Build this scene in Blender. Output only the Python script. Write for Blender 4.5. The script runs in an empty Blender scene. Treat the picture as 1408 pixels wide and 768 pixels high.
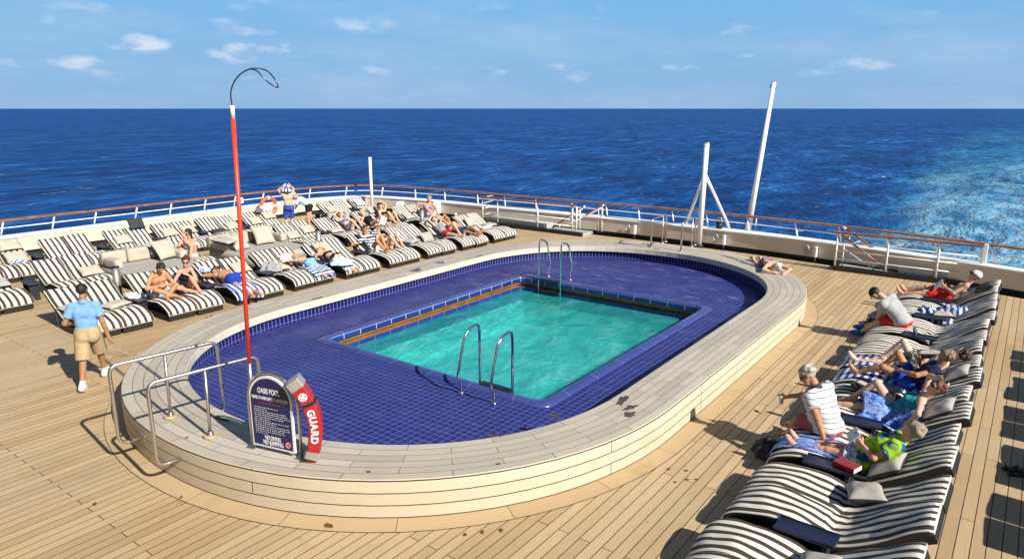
import bpy, bmesh, math, random
import numpy as np
from mathutils import Vector, Matrix, Quaternion
random.seed(7); RNG = np.random.default_rng(7)
PI = math.pi
SC = bpy.context.scene
COL = SC.collection
def V(*a): return Vector(a)

# ---------------------------------------------------------------- objects
def tag(o, label=None, cat=None, group=None, kind=None):
    if label: o['label'] = label
    if cat: o['category'] = cat
    if group: o['group'] = group
    if kind: o['kind'] = kind
    return o
def empty(name, label, cat, loc=(0,0,0), rz=0.0, group=None):
    o = bpy.data.objects.new(name, None); COL.objects.link(o)
    o.location = loc; o.rotation_euler = (0,0,rz); o.empty_display_size = .1
    return tag(o, label, cat, group)
def link_mesh(name, me, mats=None, parent=None, smooth=False):
    if mats is not None:
        for m in (mats if isinstance(mats, (list,tuple)) else [mats]): me.materials.append(m)
    if smooth:
        me.polygons.foreach_set('use_smooth', [True]*len(me.polygons))
    o = bpy.data.objects.new(name, me); COL.objects.link(o)
    if parent: o.parent = parent
    return o
def obj(name, bm, mats=None, parent=None, smooth=False, recalc=True):
    if recalc: bmesh.ops.recalc_face_normals(bm, faces=bm.faces)
    me = bpy.data.meshes.new(name); bm.to_mesh(me); bm.free()
    return link_mesh(name, me, mats, parent, smooth)
def copy_tree(o, loc=None, rz=None, label=None, group=None, parent=None, cat=None):
    c = o.copy(); COL.objects.link(c); c.parent = parent
    if loc is not None: c.location = loc
    if rz is not None: c.rotation_euler = (0,0,rz)
    if label: c['label'] = label
    if group: c['group'] = group
    if cat: c['category'] = cat
    for ch in list(o.children): copy_tree(ch, parent=c)
    return c

# ---------------------------------------------------------------- mesh helpers
def box(bm, x0,x1,y0,y1,z0,z1, bev=0.0, mat=0):
    r = bmesh.ops.create_cube(bm, size=1.0)
    vs = r['verts']
    for v in vs:
        v.co = V(x0+(v.co.x+.5)*(x1-x0), y0+(v.co.y+.5)*(y1-y0), z0+(v.co.z+.5)*(z1-z0))
    fs = set(f for v in vs for f in v.link_faces)
    for f in fs: f.material_index = mat
    if bev > 0:
        es = list(set(e for v in vs for e in v.link_edges))
        bmesh.ops.bevel(bm, geom=es, offset=bev, segments=2, affect='EDGES', profile=.5)
    return vs
def fillet(pts, r, n=5):
    pts = [Vector(p) for p in pts]; out = [pts[0]]
    for a,b,c in zip(pts, pts[1:], pts[2:]):
        u = (a-b); w = (c-b); lu, lw = u.length, w.length
        if lu < 1e-6 or lw < 1e-6: out.append(b); continue
        u /= lu; w /= lw
        d = min(r, lu*.49, lw*.49)
        p, q = b+u*d, b+w*d
        for i in range(n+1):
            t = i/n; out.append(p*(1-t)**2 + b*2*t*(1-t) + q*t*t)
    out.append(pts[-1]); return out
def tube(bm, pts, r, n=10, cap=True, mat=0, radii=None):
    pts = [Vector(p) for p in pts]; rings = []
    T0 = (pts[1]-pts[0]).normalized()
    ref = V(0,0,1) if abs(T0.z) < .9 else V(1,0,0)
    N = (ref - T0*ref.dot(T0)).normalized(); prev = T0
    for i,p in enumerate(pts):
        T = ((pts[min(i+1,len(pts)-1)]-pts[max(i-1,0)])).normalized()
        q = prev.rotation_difference(T); N = (q @ N); N = (N - T*N.dot(T)).normalized(); prev = T
        B = T.cross(N); rr = radii[i] if radii else r
        rings.append([bm.verts.new(p + (N*math.cos(2*PI*k/n)+B*math.sin(2*PI*k/n))*rr) for k in range(n)])
    for a,b in zip(rings, rings[1:]):
        for k in range(n):
            f = bm.faces.new((a[k],a[(k+1)%n],b[(k+1)%n],b[k])); f.material_index = mat; f.smooth = True
    if cap:
        bm.faces.new(rings[0][::-1]).material_index = mat; bm.faces.new(rings[-1]).material_index = mat
def cyl(bm, c, r, h, n=20, r2=None, mat=0):
    c = Vector(c); r2 = r if r2 is None else r2
    a = [bm.verts.new(c+V(r*math.cos(2*PI*k/n), r*math.sin(2*PI*k/n),0)) for k in range(n)]
    b = [bm.verts.new(c+V(r2*math.cos(2*PI*k/n), r2*math.sin(2*PI*k/n),h)) for k in range(n)]
    for k in range(n):
        f = bm.faces.new((a[k],a[(k+1)%n],b[(k+1)%n],b[k])); f.smooth = True; f.material_index = mat
    bm.faces.new(a[::-1]).material_index = mat; bm.faces.new(b).material_index = mat
def grid_sheet(bm, P, thick=.012, mat=0):
    """closed sheet from a 2D list of top points"""
    ni, nj = len(P), len(P[0])
    top = [[bm.verts.new(p) for p in r] for r in P]
    bot = [[bm.verts.new(Vector(p)-V(0,0,thick)) for p in r] for r in P]
    for i in range(ni-1):
        for j in range(nj-1):
            for q in ((top[i][j],top[i+1][j],top[i+1][j+1],top[i][j+1]), (bot[i][j],bot[i][j+1],bot[i+1][j+1],bot[i+1][j])):
                f = bm.faces.new(q); f.smooth = True; f.material_index = mat
    loop = [(i,0) for i in range(ni)]+[(ni-1,j) for j in range(1,nj)]+[(i,nj-1) for i in range(ni-2,-1,-1)]+[(0,j) for j in range(nj-2,0,-1)]
    for a,b in zip(loop, loop[1:]+loop[:1]):
        f = bm.faces.new((top[a[0]][a[1]], top[b[0]][b[1]], bot[b[0]][b[1]], bot[a[0]][a[1]])); f.material_index = mat

# ---------------------------------------------------------------- materials
class NT:
    def __init__(s, m):
        m.use_nodes = True; s.nt = m.node_tree; s.n = s.nt.nodes; s.l = s.nt.links
        s.n.clear()
    def __call__(s, t, **kw):
        nd = s.n.new(t)
        for k,v in kw.items(): setattr(nd, k, v)
        return nd
    def link(s, a, b): s.l.new(a, b)
    def val(s, sock, v):
        if hasattr(v, 'is_output'): s.l.new(v, sock)
        else: sock.default_value = v
    def math(s, op, a, b=None, c=None, clamp=False):
        nd = s('ShaderNodeMath', operation=op, use_clamp=clamp)
        for i,x in enumerate((a,b,c)):
            if x is not None: s.val(nd.inputs[i], x)
        return nd.outputs[0]
    def mix(s, fac, a, b, mode='MIX'):
        nd = s('ShaderNodeMix', data_type='RGBA', blend_type=mode)
        s.val(nd.inputs[0], fac); s.val(nd.inputs[6], a if hasattr(a,'is_output') else (*a,1)); s.val(nd.inputs[7], b if hasattr(b,'is_output') else (*b,1))
        return nd.outputs[2]
    def noise(s, vec, scale, detail=3, rough=.55, dist=0):
        nd = s('ShaderNodeTexNoise'); 
        if vec is not None: s.link(vec, nd.inputs['Vector'])
        nd.inputs['Scale'].default_value = scale; nd.inputs['Detail'].default_value = detail
        nd.inputs['Roughness'].default_value = rough; nd.inputs['Distortion'].default_value = dist
        return nd.outputs['Fac']
    def ramp(s, fac, stops):
        nd = s('ShaderNodeValToRGB'); s.link(fac, nd.inputs[0]); e = nd.color_ramp.elements
        while len(e) < len(stops): e.new(.5)
        for el,(p,c) in zip(e, stops):
            el.position = p; el.color = (*c,1) if len(c)==3 else c
        return nd.outputs[0]
    def rng(s, x, a, b, c=0., d=1.):
        nd = s('ShaderNodeMapRange'); s.val(nd.inputs[0], x)
        for i,v in enumerate((a,b,c,d)): s.val(nd.inputs[i+1], v)
        return nd.outputs[0]
    def coord(s, which='Object'): return s('ShaderNodeTexCoord').outputs[which]
    def mapping(s, vec, scale=(1,1,1), rot=(0,0,0), loc=(0,0,0)):
        nd = s('ShaderNodeMapping'); s.link(vec, nd.inputs[0])
        nd.inputs['Scale'].default_value = scale; nd.inputs['Rotation'].default_value = rot; nd.inputs['Location'].default_value = loc
        return nd.outputs[0]
    def sep(s, vec):
        nd = s('ShaderNodeSeparateXYZ'); s.link(vec, nd.inputs[0]); return nd.outputs
    def comb(s, x,y,z):
        nd = s('ShaderNodeCombineXYZ')
        for i,v in enumerate((x,y,z)): s.val(nd.inputs[i], v)
        return nd.outputs[0]
    def bump(s, h, strength=.3, dist=.01):
        nd = s('ShaderNodeBump'); s.link(h, nd.inputs['Height']); nd.inputs['Strength'].default_value = strength; nd.inputs['Distance'].default_value = dist
        return nd.outputs[0]
    def out(s, color=(.5,.5,.5), rough=.5, metal=0., normal=None, spec=.5, **kw):
        p = s('ShaderNodeBsdfPrincipled')
        s.val(p.inputs['Base Color'], color if hasattr(color,'is_output') else (*color,1))
        s.val(p.inputs['Roughness'], rough); s.val(p.inputs['Metallic'], metal); p.inputs['Specular IOR Level'].default_value = spec
        if normal is not None: s.link(normal, p.inputs['Normal'])
        for k,v in kw.items(): s.val(p.inputs[k.replace('_',' ')], v)
        o = s('ShaderNodeOutputMaterial'); s.link(p.outputs[0], o.inputs[0]); return p
MATS = {}
def mat(name, color, rough=.5, metal=0., var=.12, scale=8., bump=0., bscale=60., spec=.5, **kw):
    if name in MATS: return MATS[name]
    m = bpy.data.materials.new(name); t = NT(m); c = t.coord()
    n = t.noise(c, scale, 4)
    dark = tuple(x*(1-var) for x in color); lite = tuple(min(1,x*(1+var)) for x in color)
    col = t.mix(t.rng(n,.3,.7), dark, lite)
    nrm = t.bump(t.noise(c, bscale, 3), bump, .01) if bump else None
    t.out(col, t.rng(n,.3,.7,rough*.85,min(1,rough*1.15)), metal, nrm, spec, **kw)
    MATS[name] = m; return m
# ---------------------------------------------------------------- the materials of the place
WHITE = mat('white_paint', (.80,.80,.78), .38, var=.05, scale=3)
CREAM = mat('bulwark_paint', (.60,.52,.42), .45, var=.07, scale=2)
STEEL = mat('brushed_steel', (.56,.53,.48), .36, 1., var=.06, scale=20)
CHROME = mat('polished_steel', (.70,.70,.70), .14, 1., var=.04, scale=20)
BLACK = mat('black_rubber', (.012,.012,.013), .6)
DARKF = mat('dark_wicker', (.011,.0095,.0085), .6, var=.3, scale=60, bump=.4, bscale=160)
NAVY = mat('navy_tray', (.012,.017,.042), .38, var=.2)
TEAKV = mat('varnished_teak', (.27,.10,.038), .3, var=.35, scale=4)
TEAKR = mat('raw_teak_block', (.48,.33,.17), .6, var=.25)
BEIGE = mat('beige_canvas', (.44,.39,.31), .85, var=.08, scale=5, bump=.25, bscale=220)
GREYC = mat('grey_canvas', (.36,.34,.31), .85, var=.08, scale=5, bump=.25, bscale=220)
DGREY = mat('dark_canvas', (.03,.03,.033), .8, var=.2, scale=9)
RED = mat('red_vinyl', (.36,.016,.018), .42, var=.12)
POLE = mat('orange_red_paint', (.72,.045,.018), .4, var=.06)
ORANGE = mat('orange_buoy', (.78,.10,.02), .45)
SGREY = mat('platform_paint', (.36,.37,.38), .6, var=.12)

def deck_mat():
    m = bpy.data.materials.new('teak_deck'); t = NT(m)
    x,y,z = t.sep(t.coord())
    v = t.comb(y, x, 0.)
    def brick(w,h,mort,c1,c2,cm):
        b = t('ShaderNodeTexBrick', offset=.37, offset_frequency=2, squash=1.0)
        t.link(v, b.inputs['Vector'])
        for k,val in (('Color1',(*c1,1)),('Color2',(*c2,1)),('Mortar',(*cm,1)),('Scale',1.),('Mortar Size',mort),('Mortar Smooth',.1),('Bias',0.),('Brick Width',w),('Row Height',h)):
            b.inputs[k].default_value = val
        return b
    b = brick(2.9,.136,.0052,(.395,.265,.135),(.555,.395,.22),(.013,.011,.010))
    obj3 = t.coord()
    g = t.noise(t.mapping(obj3,(14,1.1,1)), 3., 5, .6)
    big = t.noise(obj3, .35, 4, .6); sp = t.noise(obj3, 2.6, 5, .62)
    col = t.mix(t.rng(g,.35,.7,0.,.30), b.outputs['Color'], (.24,.145,.06))
    col = t.mix(t.rng(big,.35,.65,0.,.55), col, (.47,.375,.25))
    col = t.mix(t.rng(sp,.62,.76,0.,.35), col, (.22,.125,.05))
    vk = t('ShaderNodeTexVoronoi', feature='F1'); t.link(t.mapping(obj3,(2.6,1.5,1)), vk.inputs['Vector']); vk.inputs['Scale'].default_value = 1.6
    kn = t.math('MULTIPLY', t.rng(vk.outputs['Distance'],.035,.075,1.,0.), t.math('GREATER_THAN', t.sep(vk.outputs['Color'])[0], .45))
    col = t.mix(t.math('MULTIPLY', kn, .55), col, (.20,.105,.04))
    col = t.mix(b.outputs['Fac'], col, (.013,.011,.010))
    h = t.math('SUBTRACT', t.math('MULTIPLY', g, .15), b.outputs['Fac'])
    t.out(col, t.rng(sp,.3,.7,.48,.7), 0., t.bump(h,.35,.004), .35)
    return m
DECK = deck_mat()

def plank_uv_mat(name, bw, bh, c1, c2, stain, gap=(.03,.026,.022), mort=.004, offset=.5, rough=.6, wet=0.):
    """planks laid along U in a surface with metre UVs"""
    m = bpy.data.materials.new(name); t = NT(m); uv = t.coord('UV')
    b = t('ShaderNodeTexBrick', offset=offset, offset_frequency=2)
    t.link(uv, b.inputs['Vector'])
    for k,val in (('Color1',(*c1,1)),('Color2',(*c2,1)),('Mortar',(*gap,1)),('Scale',1.),('Mortar Size',mort),('Mortar Smooth',.1),('Bias',0.),('Brick Width',bw),('Row Height',bh)):
        b.inputs[k].default_value = val
    g = t.noise(t.mapping(uv,(1.2,20,1)), 3., 5, .6)
    sp = t.noise(uv, 1.3, 5, .65)
    col = t.mix(t.rng(g,.35,.7,0.,.35), b.outputs['Color'], tuple(.72*x for x in c1))
    col = t.mix(t.rng(sp,.55,.75,0.,.5), col, stain)
    col = t.mix(b.outputs['Fac'], col, gap)
    h = t.math('SUBTRACT', t.math('MULTIPLY', g, .15), b.outputs['Fac'])
    t.out(col, rough, 0., t.bump(h,.3,.004), .35)
    return m
COPTOP = plank_uv_mat('weathered_teak', 1.15, .1435, (.40,.355,.285), (.53,.475,.39), (.33,.265,.19))
COPSIDE = plank_uv_mat('scrubbed_teak', 9.0, .148, (.56,.475,.345), (.62,.535,.405), (.42,.285,.145), mort=.0065)
MARGIN = plank_uv_mat('margin_plank', 1.3, .26, (.46,.33,.18), (.52,.385,.22), (.30,.18,.07))

def tile_mat(name, size, c1, c2, grout, coords='Object', mort=.0036, w=None, rough=.22, chalk=0., spec=.5):
    m = bpy.data.materials.new(name); t = NT(m); o = t.coord(coords)
    b = t('ShaderNodeTexBrick', offset=0., offset_frequency=2)
    t.link(o, b.inputs['Vector'])
    for k,val in (('Color1',(*c1,1)),('Color2',(*c2,1)),('Mortar',(*grout,1)),('Scale',1.),('Mortar Size',mort),('Mortar Smooth',.15),('Bias',0.),('Brick Width',w or size),('Row Height',size)):
        b.inputs[k].default_value = val
    n = t.noise(o, 1.1, 5, .65)
    col = t.mix(t.rng(n,.35,.7,0.,.35), b.outputs['Color'], tuple(x*.6 for x in c1))
    if chalk:
        k = t.noise(t.mapping(o,(.8,2.2,1)), 2.2, 6, .7)
        col = t.mix(t.math('MULTIPLY', t.rng(k,.56,.70,0.,chalk), t.rng(t.sep(o)[1], 12.5, 16., .25, 1.)), col, (.42,.44,.60))
    col = t.mix(b.outputs['Fac'], col, grout)
    t.out(col, t.rng(n,.3,.7,rough*.7,rough*1.6), 0., t.bump(t.math('SUBTRACT',1.,b.outputs['Fac']),.25,.003), spec)
    return m
TILE = tile_mat('blue_floor_tile', .115, (.012,.019,.155), (.017,.027,.20), (.20,.19,.26), chalk=.40, rough=.40, spec=.22)
TILEW = tile_mat('blue_wall_tile', .30, (.009,.011,.10), (.014,.018,.14), (.20,.21,.36), coords='UV', w=.10, mort=.006, spec=.3)
TILERIM = tile_mat('rim_tile', .9, (.042,.056,.215), (.055,.07,.25), (.22,.23,.34), coords='UV', mort=.005)
TILERIMV = tile_mat('rim_edge_tile', .125, (.009,.028,.17), (.013,.038,.21), (.45,.47,.55), coords='UV', w=.45, mort=.009)
TILEP = tile_mat('pool_wall_tile', .2, (.008,.035,.20), (.012,.05,.27), (.15,.18,.28), coords='UV', w=.45, mort=.006)
COPPER = mat('gutter_board', (.30,.115,.02), .35, var=.3, scale=5)
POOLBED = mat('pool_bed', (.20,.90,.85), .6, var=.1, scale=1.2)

def pool_water_mat():
    m = bpy.data.materials.new('pool_water'); t = NT(m); o = t.coord()
    n1 = t.noise(t.mapping(o,(1,.75,1),(0,0,.5)), 2.2, 5, .6, .6); n2 = t.noise(o, 9., 4, .6, .4); big = t.noise(o, .55, 3, .55)
    h = t.math('ADD', n1, t.math('MULTIPLY', n2, .2))
    nrm = t.bump(h, .7, .10)
    tint = t.ramp(n1, [(.28,(.03,.52,.48)),(.50,(.06,.68,.62)),(.64,(.17,.80,.74)),(.76,(.40,.90,.86))])  # bright and dark of the ripples painted into the diffuse colour
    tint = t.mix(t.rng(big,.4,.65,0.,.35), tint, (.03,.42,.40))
    d = t('ShaderNodeBsdfDiffuse'); t.link(tint, d.inputs[0]); t.link(nrm, d.inputs['Normal'])
    tr = t('ShaderNodeBsdfTransparent'); tr.inputs[0].default_value = (.66,1.,1.,1)
    g = t('ShaderNodeBsdfGlossy'); g.inputs['Roughness'].default_value = .05; t.link(nrm, g.inputs['Normal'])
    fr = t('ShaderNodeFresnel'); fr.inputs['IOR'].default_value = 1.33; t.link(nrm, fr.inputs['Normal'])
    a = t('ShaderNodeMixShader'); a.inputs[0].default_value = .68; t.link(d.outputs[0],a.inputs[1]); t.link(tr.outputs[0],a.inputs[2])
    b = t('ShaderNodeMixShader'); t.link(t.math('MULTIPLY', fr.outputs[0], .85),b.inputs[0]); t.link(a.outputs[0],b.inputs[1]); t.link(g.outputs[0],b.inputs[2])
    out = t('ShaderNodeOutputMaterial'); t.link(b.outputs[0], out.inputs[0])
    return m
POOLW = pool_water_mat()

def sea_mat():
    m = bpy.data.materials.new('sea_water'); t = NT(m); o = t.coord(); x,y,z = t.sep(o)
    w = t.mapping(o,(1.0,.42,1),(0,0,.45))
    n1 = t.noise(w, .045, 6, .62, .3); n2 = t.noise(w, .25, 6, .65, .4); n3 = t.noise(o, .012, 4, .6); n4 = t.noise(w, 1.1, 4, .6, .3)
    # wake: astern of the ship, drifting a little to port with distance
    xc = t.math('SUBTRACT', -1., t.math('MULTIPLY', t.math('SUBTRACT', y, 60.), .026))
    wid = t.math('ADD', 14., t.math('MULTIPLY', y, .016))
    wob = t.math('MULTIPLY', t.math('SUBTRACT', t.noise(t.mapping(o,(1,.5,1)), .028, 5, .65), .5), 34.)
    dist = t.math('ABSOLUTE', t.math('ADD', t.math('SUBTRACT', x, xc), wob))
    core = t.rng(t.math('DIVIDE', dist, wid), 1.15, .15)
    fade = t.rng(y, 90., 430., 1.0, 0.)
    fade2 = t.rng(y, 130., 1100., 1., .08)
    fo = t.noise(t.mapping(o,(1.6,.6,1),(0,0,.25)), .10, 6, .62, 1.4); fo2 = t.noise(t.mapping(o,(1,.55,1)), .035, 5, .6, .8)
    edge = t.math('MULTIPLY', t.rng(t.math('ABSOLUTE', t.math('SUBTRACT', t.math('DIVIDE', dist, wid), .85)), .45, .05), t.rng(y, 110., 330., 1., .15))
    core = t.math('ADD', t.math('MULTIPLY', core, .75), t.math('MULTIPLY', edge, .5), clamp=True)
    foam = t.math('MULTIPLY', t.math('MULTIPLY', core, fade), t.rng(t.math('ADD', t.math('MULTIPLY',fo,.65), t.math('MULTIPLY',fo2,.5)), .48,.70), clamp=True)
    aqua = t.math('MULTIPLY', t.math('MULTIPLY', t.rng(t.math('DIVIDE', dist, wid), 1.75, .6), fade2), t.rng(fo2,.30,.62,.15,1.), clamp=True)
    n5 = t.noise(w, .075, 5, .62, .6); wv = t.math('ADD', t.math('MULTIPLY', n2, .55), t.math('MULTIPLY', n5, .45))
    base = t.ramp(wv, [(.38,(.0009,.012,.080)),(.46,(.002,.035,.175)),(.55,(.006,.082,.31)),(.64,(.034,.19,.48))])
    base = t.mix(t.rng(n3,.35,.65,0.,.45), base, (.0015,.018,.10))
    base = t.mix(t.math('MULTIPLY', aqua, .85), base, t.mix(t.rng(n2,.35,.7), (.016,.17,.33), (.07,.38,.52)))
    caps = t.math('MULTIPLY', t.rng(t.noise(t.mapping(o,(.7,.30,1),(0,0,.45)), .42, 6, .68, .4), .645,.675), t.rng(t.noise(o,.03,3),.50,.62), clamp=True)
    foamall = t.math('MAXIMUM', foam, caps, clamp=True)
    col = t.mix(t.math('MULTIPLY', foamall, .9), base, (.50,.70,.77))
    h = t.math('ADD', t.math('MULTIPLY', n1, 5.), t.math('ADD', t.math('MULTIPLY', n2, 1.5), t.math('MULTIPLY', n4, .35)))
    nrm = t.bump(h, .9, 1.6)
    p = t.out(col, t.rng(foamall,0.,1.,.42,.9), 0., nrm, .10)
    p.inputs['IOR'].default_value = 1.33
    return m
SEA = sea_mat()

def stripe_mat(name, axis, period, c1, c2, duty=.5, off=0., wob=0., coords='Object'):
    m = bpy.data.materials.new(name); t = NT(m); o = t.coord(coords); s = t.sep(o)
    v = s[axis]
    if wob: v = t.math('ADD', v, t.math('MULTIPLY', t.math('SUBTRACT', t.noise(o, 7., 2), .5), wob))
    fr = t.math('FRACT', t.math('DIVIDE', t.math('ADD', v, off+10*period), period))
    k = t.math('LESS_THAN', fr, duty)
    n = t.noise(o, 4., 4)
    a = t.mix(t.rng(n,.3,.7), tuple(x*.9 for x in c1), c1); b = t.mix(t.rng(n,.3,.7), tuple(x*.8 for x in c2), c2)
    t.out(t.mix(k, a, b), .85, 0., t.bump(t.noise(o, 230., 2), .2, .004), .3)
    return m
STRIPE = stripe_mat('lounger_stripe', 1, .140, (.76,.715,.63), (.058,.045,.032), duty=.46, off=.0322)
MSIDE = mat('mattress_side', (.022,.019,.017), .85)
MEND = mat('mattress_end', (.52,.49,.43), .85)
def blotch_mat(name, cols, scale=9., detail=3, coords='Object', dist=1.2, rough=.8):
    m = bpy.data.materials.new(name); t = NT(m); o = t.coord(coords)
    n = t.noise(o, scale, detail, .55, dist)
    k = len(cols); st = [(.32+.36*i/(k-1), c) for i,c in enumerate(cols)]
    t.out(t.ramp(n, st), rough, 0., t.bump(t.noise(o,40.,3),.25,.01), .3)
    return m
# ---------------------------------------------------------------- sea, deck
def sheet(name, pts, z, m, kind='structure'):
    bm = bmesh.new(); bm.faces.new([bm.verts.new((x,y,z)) for x,y in pts])
    o = obj(name, bm, m); return tag(o, kind=kind)
sheet('sea', [(-60000,-3000),(60000,-3000),(60000,60000),(-60000,60000)], -18., SEA)
RAILC = [(-25.75,-4),(-25.75,4),(-25.75,8),(-25.75,11.3),(-25.85,13.8),(-25.92,17),(-25.8,18.7),(-25.4,20.4),(-24.45,21.8),(-22.5,22.35),(-20.1,22.6),(-17.4,22.65),(-14.2,22.75),(-10.7,22.82),(-7.6,22.75),(-5,22.5),(-2.2,21.95),(.05,21.35),(3,20.3),(8,17.4)]
def crom(pts, n=8):
    P = [np.array(p, float) for p in pts]; out = []
    for i in range(len(P)-1):
        a,b,c,d = P[max(i-1,0)],P[i],P[i+1],P[min(i+2,len(P)-1)]
        for k in range(n):
            t = k/n
            out.append(.5*((2*b)+(c-a)*t+(2*a-5*b+4*c-d)*t*t+(3*b-a-3*c+d)*t**3))
    out.append(P[-1]); return np.array(out)
RC = crom(RAILC)
def offset_curve(C, d):
    """d > 0 moves inboard"""
    T = np.gradient(C, axis=0); T /= np.linalg.norm(T,axis=1)[:,None]
    return C + np.stack([T[:,1],-T[:,0]],1)*d
deck_edge = offset_curve(RC, .62)
def ribbon(bm, prof, closed=True, mat=0, smooth=False, idx=None):
    """sweep a profile [(inboard offset, z)] along the rail curve"""
    rows = []
    for d,z in prof:
        C = offset_curve(RC, d); rows.append([bm.verts.new((p[0],p[1],z)) for p in C])
    n = len(rows)
    for i in range(n if closed else n-1):
        a,b = rows[i], rows[(i+1)%n]
        for k in range(len(a)-1):
            f = bm.faces.new((a[k],a[k+1],b[k+1],b[k])); f.smooth = smooth; f.material_index = mat
    if closed:
        for k in (0,-1): bm.faces.new([r[k] for r in rows])
bul = empty('bulwark', 'low cream painted steel bulwark curving round the stern deck edge', 'bulwark', (-10,22.6,0))
def at_parent(o, p):            # keep world coordinates under a parent that only translates
    o.parent = p; o.location = (-p.location[0], -p.location[1], -p.location[2]); return o
bm = bmesh.new(); ribbon(bm, [(.50,.15),(.50,.60),(.40,.60),(.40,.15)]); at_parent(obj('wall', bm, CREAM), bul)
bm = bmesh.new(); ribbon(bm, [(.53,.60),(.53,.635),(.51,.645),(.06,.645),(.04,.635),(.04,.60)]); at_parent(obj('cap_plate', bm, WHITE), bul)
bm = bmesh.new(); ribbon(bm, [(.64,-.10),(.64,.012),(.60,.012),(.60,-.05),(.40,-.05),(.40,.147),(.36,.147),(.36,-.1)]); at_parent(obj('scupper_channel', bm, BLACK), bul)
bm = bmesh.new(); ribbon(bm, [(.06,-6.),(.06,.598),(.03,.598),(.03,-6.)]); at_parent(obj('hull_plate', bm, WHITE), bul)
for x in (-22.55,-20.5):
    bm = bmesh.new(); y = 22.0 if x < -22 else 22.08
    vs = [(x-.03,y,.16),(x-.03,y-.42,.16),(x-.03,y-.06,.62),(x-.03,y,.62)]
    a = [bm.verts.new(v) for v in vs]; b = [bm.verts.new((v[0]+.35,v[1],v[2])) for v in vs]
    bm.faces.new(a); bm.faces.new(b[::-1])
    for k in range(4): bm.faces.new((a[k],b[k],b[(k+1)%4],a[(k+1)%4]))
    at_parent(obj('bracket', bm, WHITE), bul)

rail = empty('ship_railing', 'white stanchion railing with varnished teak handrail round the stern', 'railing', (-10,22.8,.64))
bm = bmesh.new(); ribbon(bm, [(.075,1.075),(.078,1.11),(.045,1.128),(-.045,1.128),(-.078,1.11),(-.075,1.075)], smooth=False)
at_parent(obj('handrail', bm, TEAKV), rail)
bm = bmesh.new(); ribbon(bm, [(.04,1.062),(.04,1.073),(-.04,1.073),(-.04,1.062)]); at_parent(obj('rail_flat', bm, WHITE), rail)
bm = bmesh.new(); ribbon(bm, [(.055+.016*math.cos(a), .86+.016*math.sin(a)) for a in np.linspace(0,2*PI,8,endpoint=False)], smooth=True); at_parent(obj('middle_rail', bm, WHITE), rail)
POSTS = [(-25.75,5.2),(-25.75,6.6),(-25.75,7.95),(-25.75,9.4),(-25.75,10.7),(-25.78,12.1),(-25.83,13.4),(-25.88,14.8),(-25.9,16.1),(-25.9,17.4),(-25.65,19.6),(-25.05,21.15),(-23.7,22.1),(-22.0,22.42),(-20.4,22.58),(-18.6,22.62),(-17.2,22.65),(-15.7,22.7),(-14.05,22.75),(-12.6,22.8),(-11.3,22.82),(-10.0,22.82),(-8.75,22.8),(-7.35,22.73),(-5.8,22.6),(-4.5,22.45),(-3.2,22.2),(-1.95,21.88),(-.65,21.52),(.7,21.1),(2.,20.7)]
for x,y in POSTS:
    bm = bmesh.new(); ln = .13 if x > -22.2 else 0.
    tube(bm, [(x+ln,y-.12,.645),(x,y,1.065)], .027, 8)
    at_parent(obj('post', bm, WHITE), rail)

# ---------------------------------------------------------------- swimming pool
def stadium(cx, a, y0, b0, n0, y1, b1, n1, N=40, M=24):
    pts = []
    def sup(t, n): c,s = math.cos(t), math.sin(t); return (math.copysign(abs(c)**(2/n),c), math.copysign(abs(s)**(2/n),s))
    for i in range(N):
        u,v = sup(PI+PI*i/N, n0); pts.append((cx+a*u, y0+b0*v))
    for i in range(M): pts.append((cx+a, y0+(y1-y0)*i/M))
    for i in range(N):
        u,v = sup(PI*i/N, n1); pts.append((cx+a*u, y1+b1*v))
    for i in range(M): pts.append((cx-a, y1+(y0-y1)*i/M))
    return np.array(pts)
OUT = stadium(-8.28,4.68,8.6,4.74,2.1,14.9,4.85,2.05)
INN = stadium(-8.25,3.85,8.6,3.83,2.15,14.75,3.87,2.1)
def loop_normals(P):
    T = np.roll(P,-1,0)-np.roll(P,1,0); T /= np.linalg.norm(T,axis=1)[:,None]
    return np.stack([T[:,1],-T[:,0]],1)             # outward for a counter-clockwise loop
def arc(P):
    d = np.linalg.norm(np.roll(P,-1,0)-P,axis=1); return np.concatenate([[0],np.cumsum(d)])
def loft(bm, rows, u, vs, mat=0, smooth=True):
    """rows: list of closed loops of 3D points; u: n+1 arc positions; vs: v per row"""
    uvl = bm.loops.layers.uv.verify(); n = len(rows[0])
    R = [[bm.verts.new(p) for p in r] for r in rows]
    for i in range(len(R)-1):
        for k in range(n):
            k2 = (k+1)%n
            f = bm.faces.new((R[i][k],R[i][k2],R[i+1][k2],R[i+1][k])); f.smooth = smooth; f.material_index = mat
            for lp,(uu,vv) in zip(f.loops, ((u[k],vs[i]),(u[k+1],vs[i]),(u[k+1],vs[i+1]),(u[k],vs[i+1]))): lp[uvl].uv = (uu,vv)
def at_z(P, z): return [(p[0],p[1],z) for p in P]
CZ = .48; FZ = .10
pool = empty('swimming_pool', 'blue tiled stadium shaped pool with raised teak coping on the stern deck', 'pool', (-8.28,11.7,0))
bm = bmesh.new()
def _ring(P, z=0.):
    v = [bm.verts.new((x,y,z)) for x,y in P]
    return [bm.edges.new((v[i],v[(i+1)%len(v)])) for i in range(len(v))]
bmesh.ops.triangle_fill(bm, use_beauty=True, edges=_ring([tuple(p) for p in deck_edge]+[(8,-4)])+_ring(INN+(OUT-INN)*.5), normal=(0,0,1))
for f in bm.faces:
    if f.normal.z < 0: f.normal_flip()
tag(obj('deck', bm, DECK, recalc=False), kind='structure')
ON = loop_normals(OUT); IN_ = loop_normals(INN); uo = arc((OUT+INN)/2)
bm = bmesh.new()
rows = [at_z(INN+(OUT-INN)*t, CZ) for t in (0,.25,.5,.75,.985)]
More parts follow.
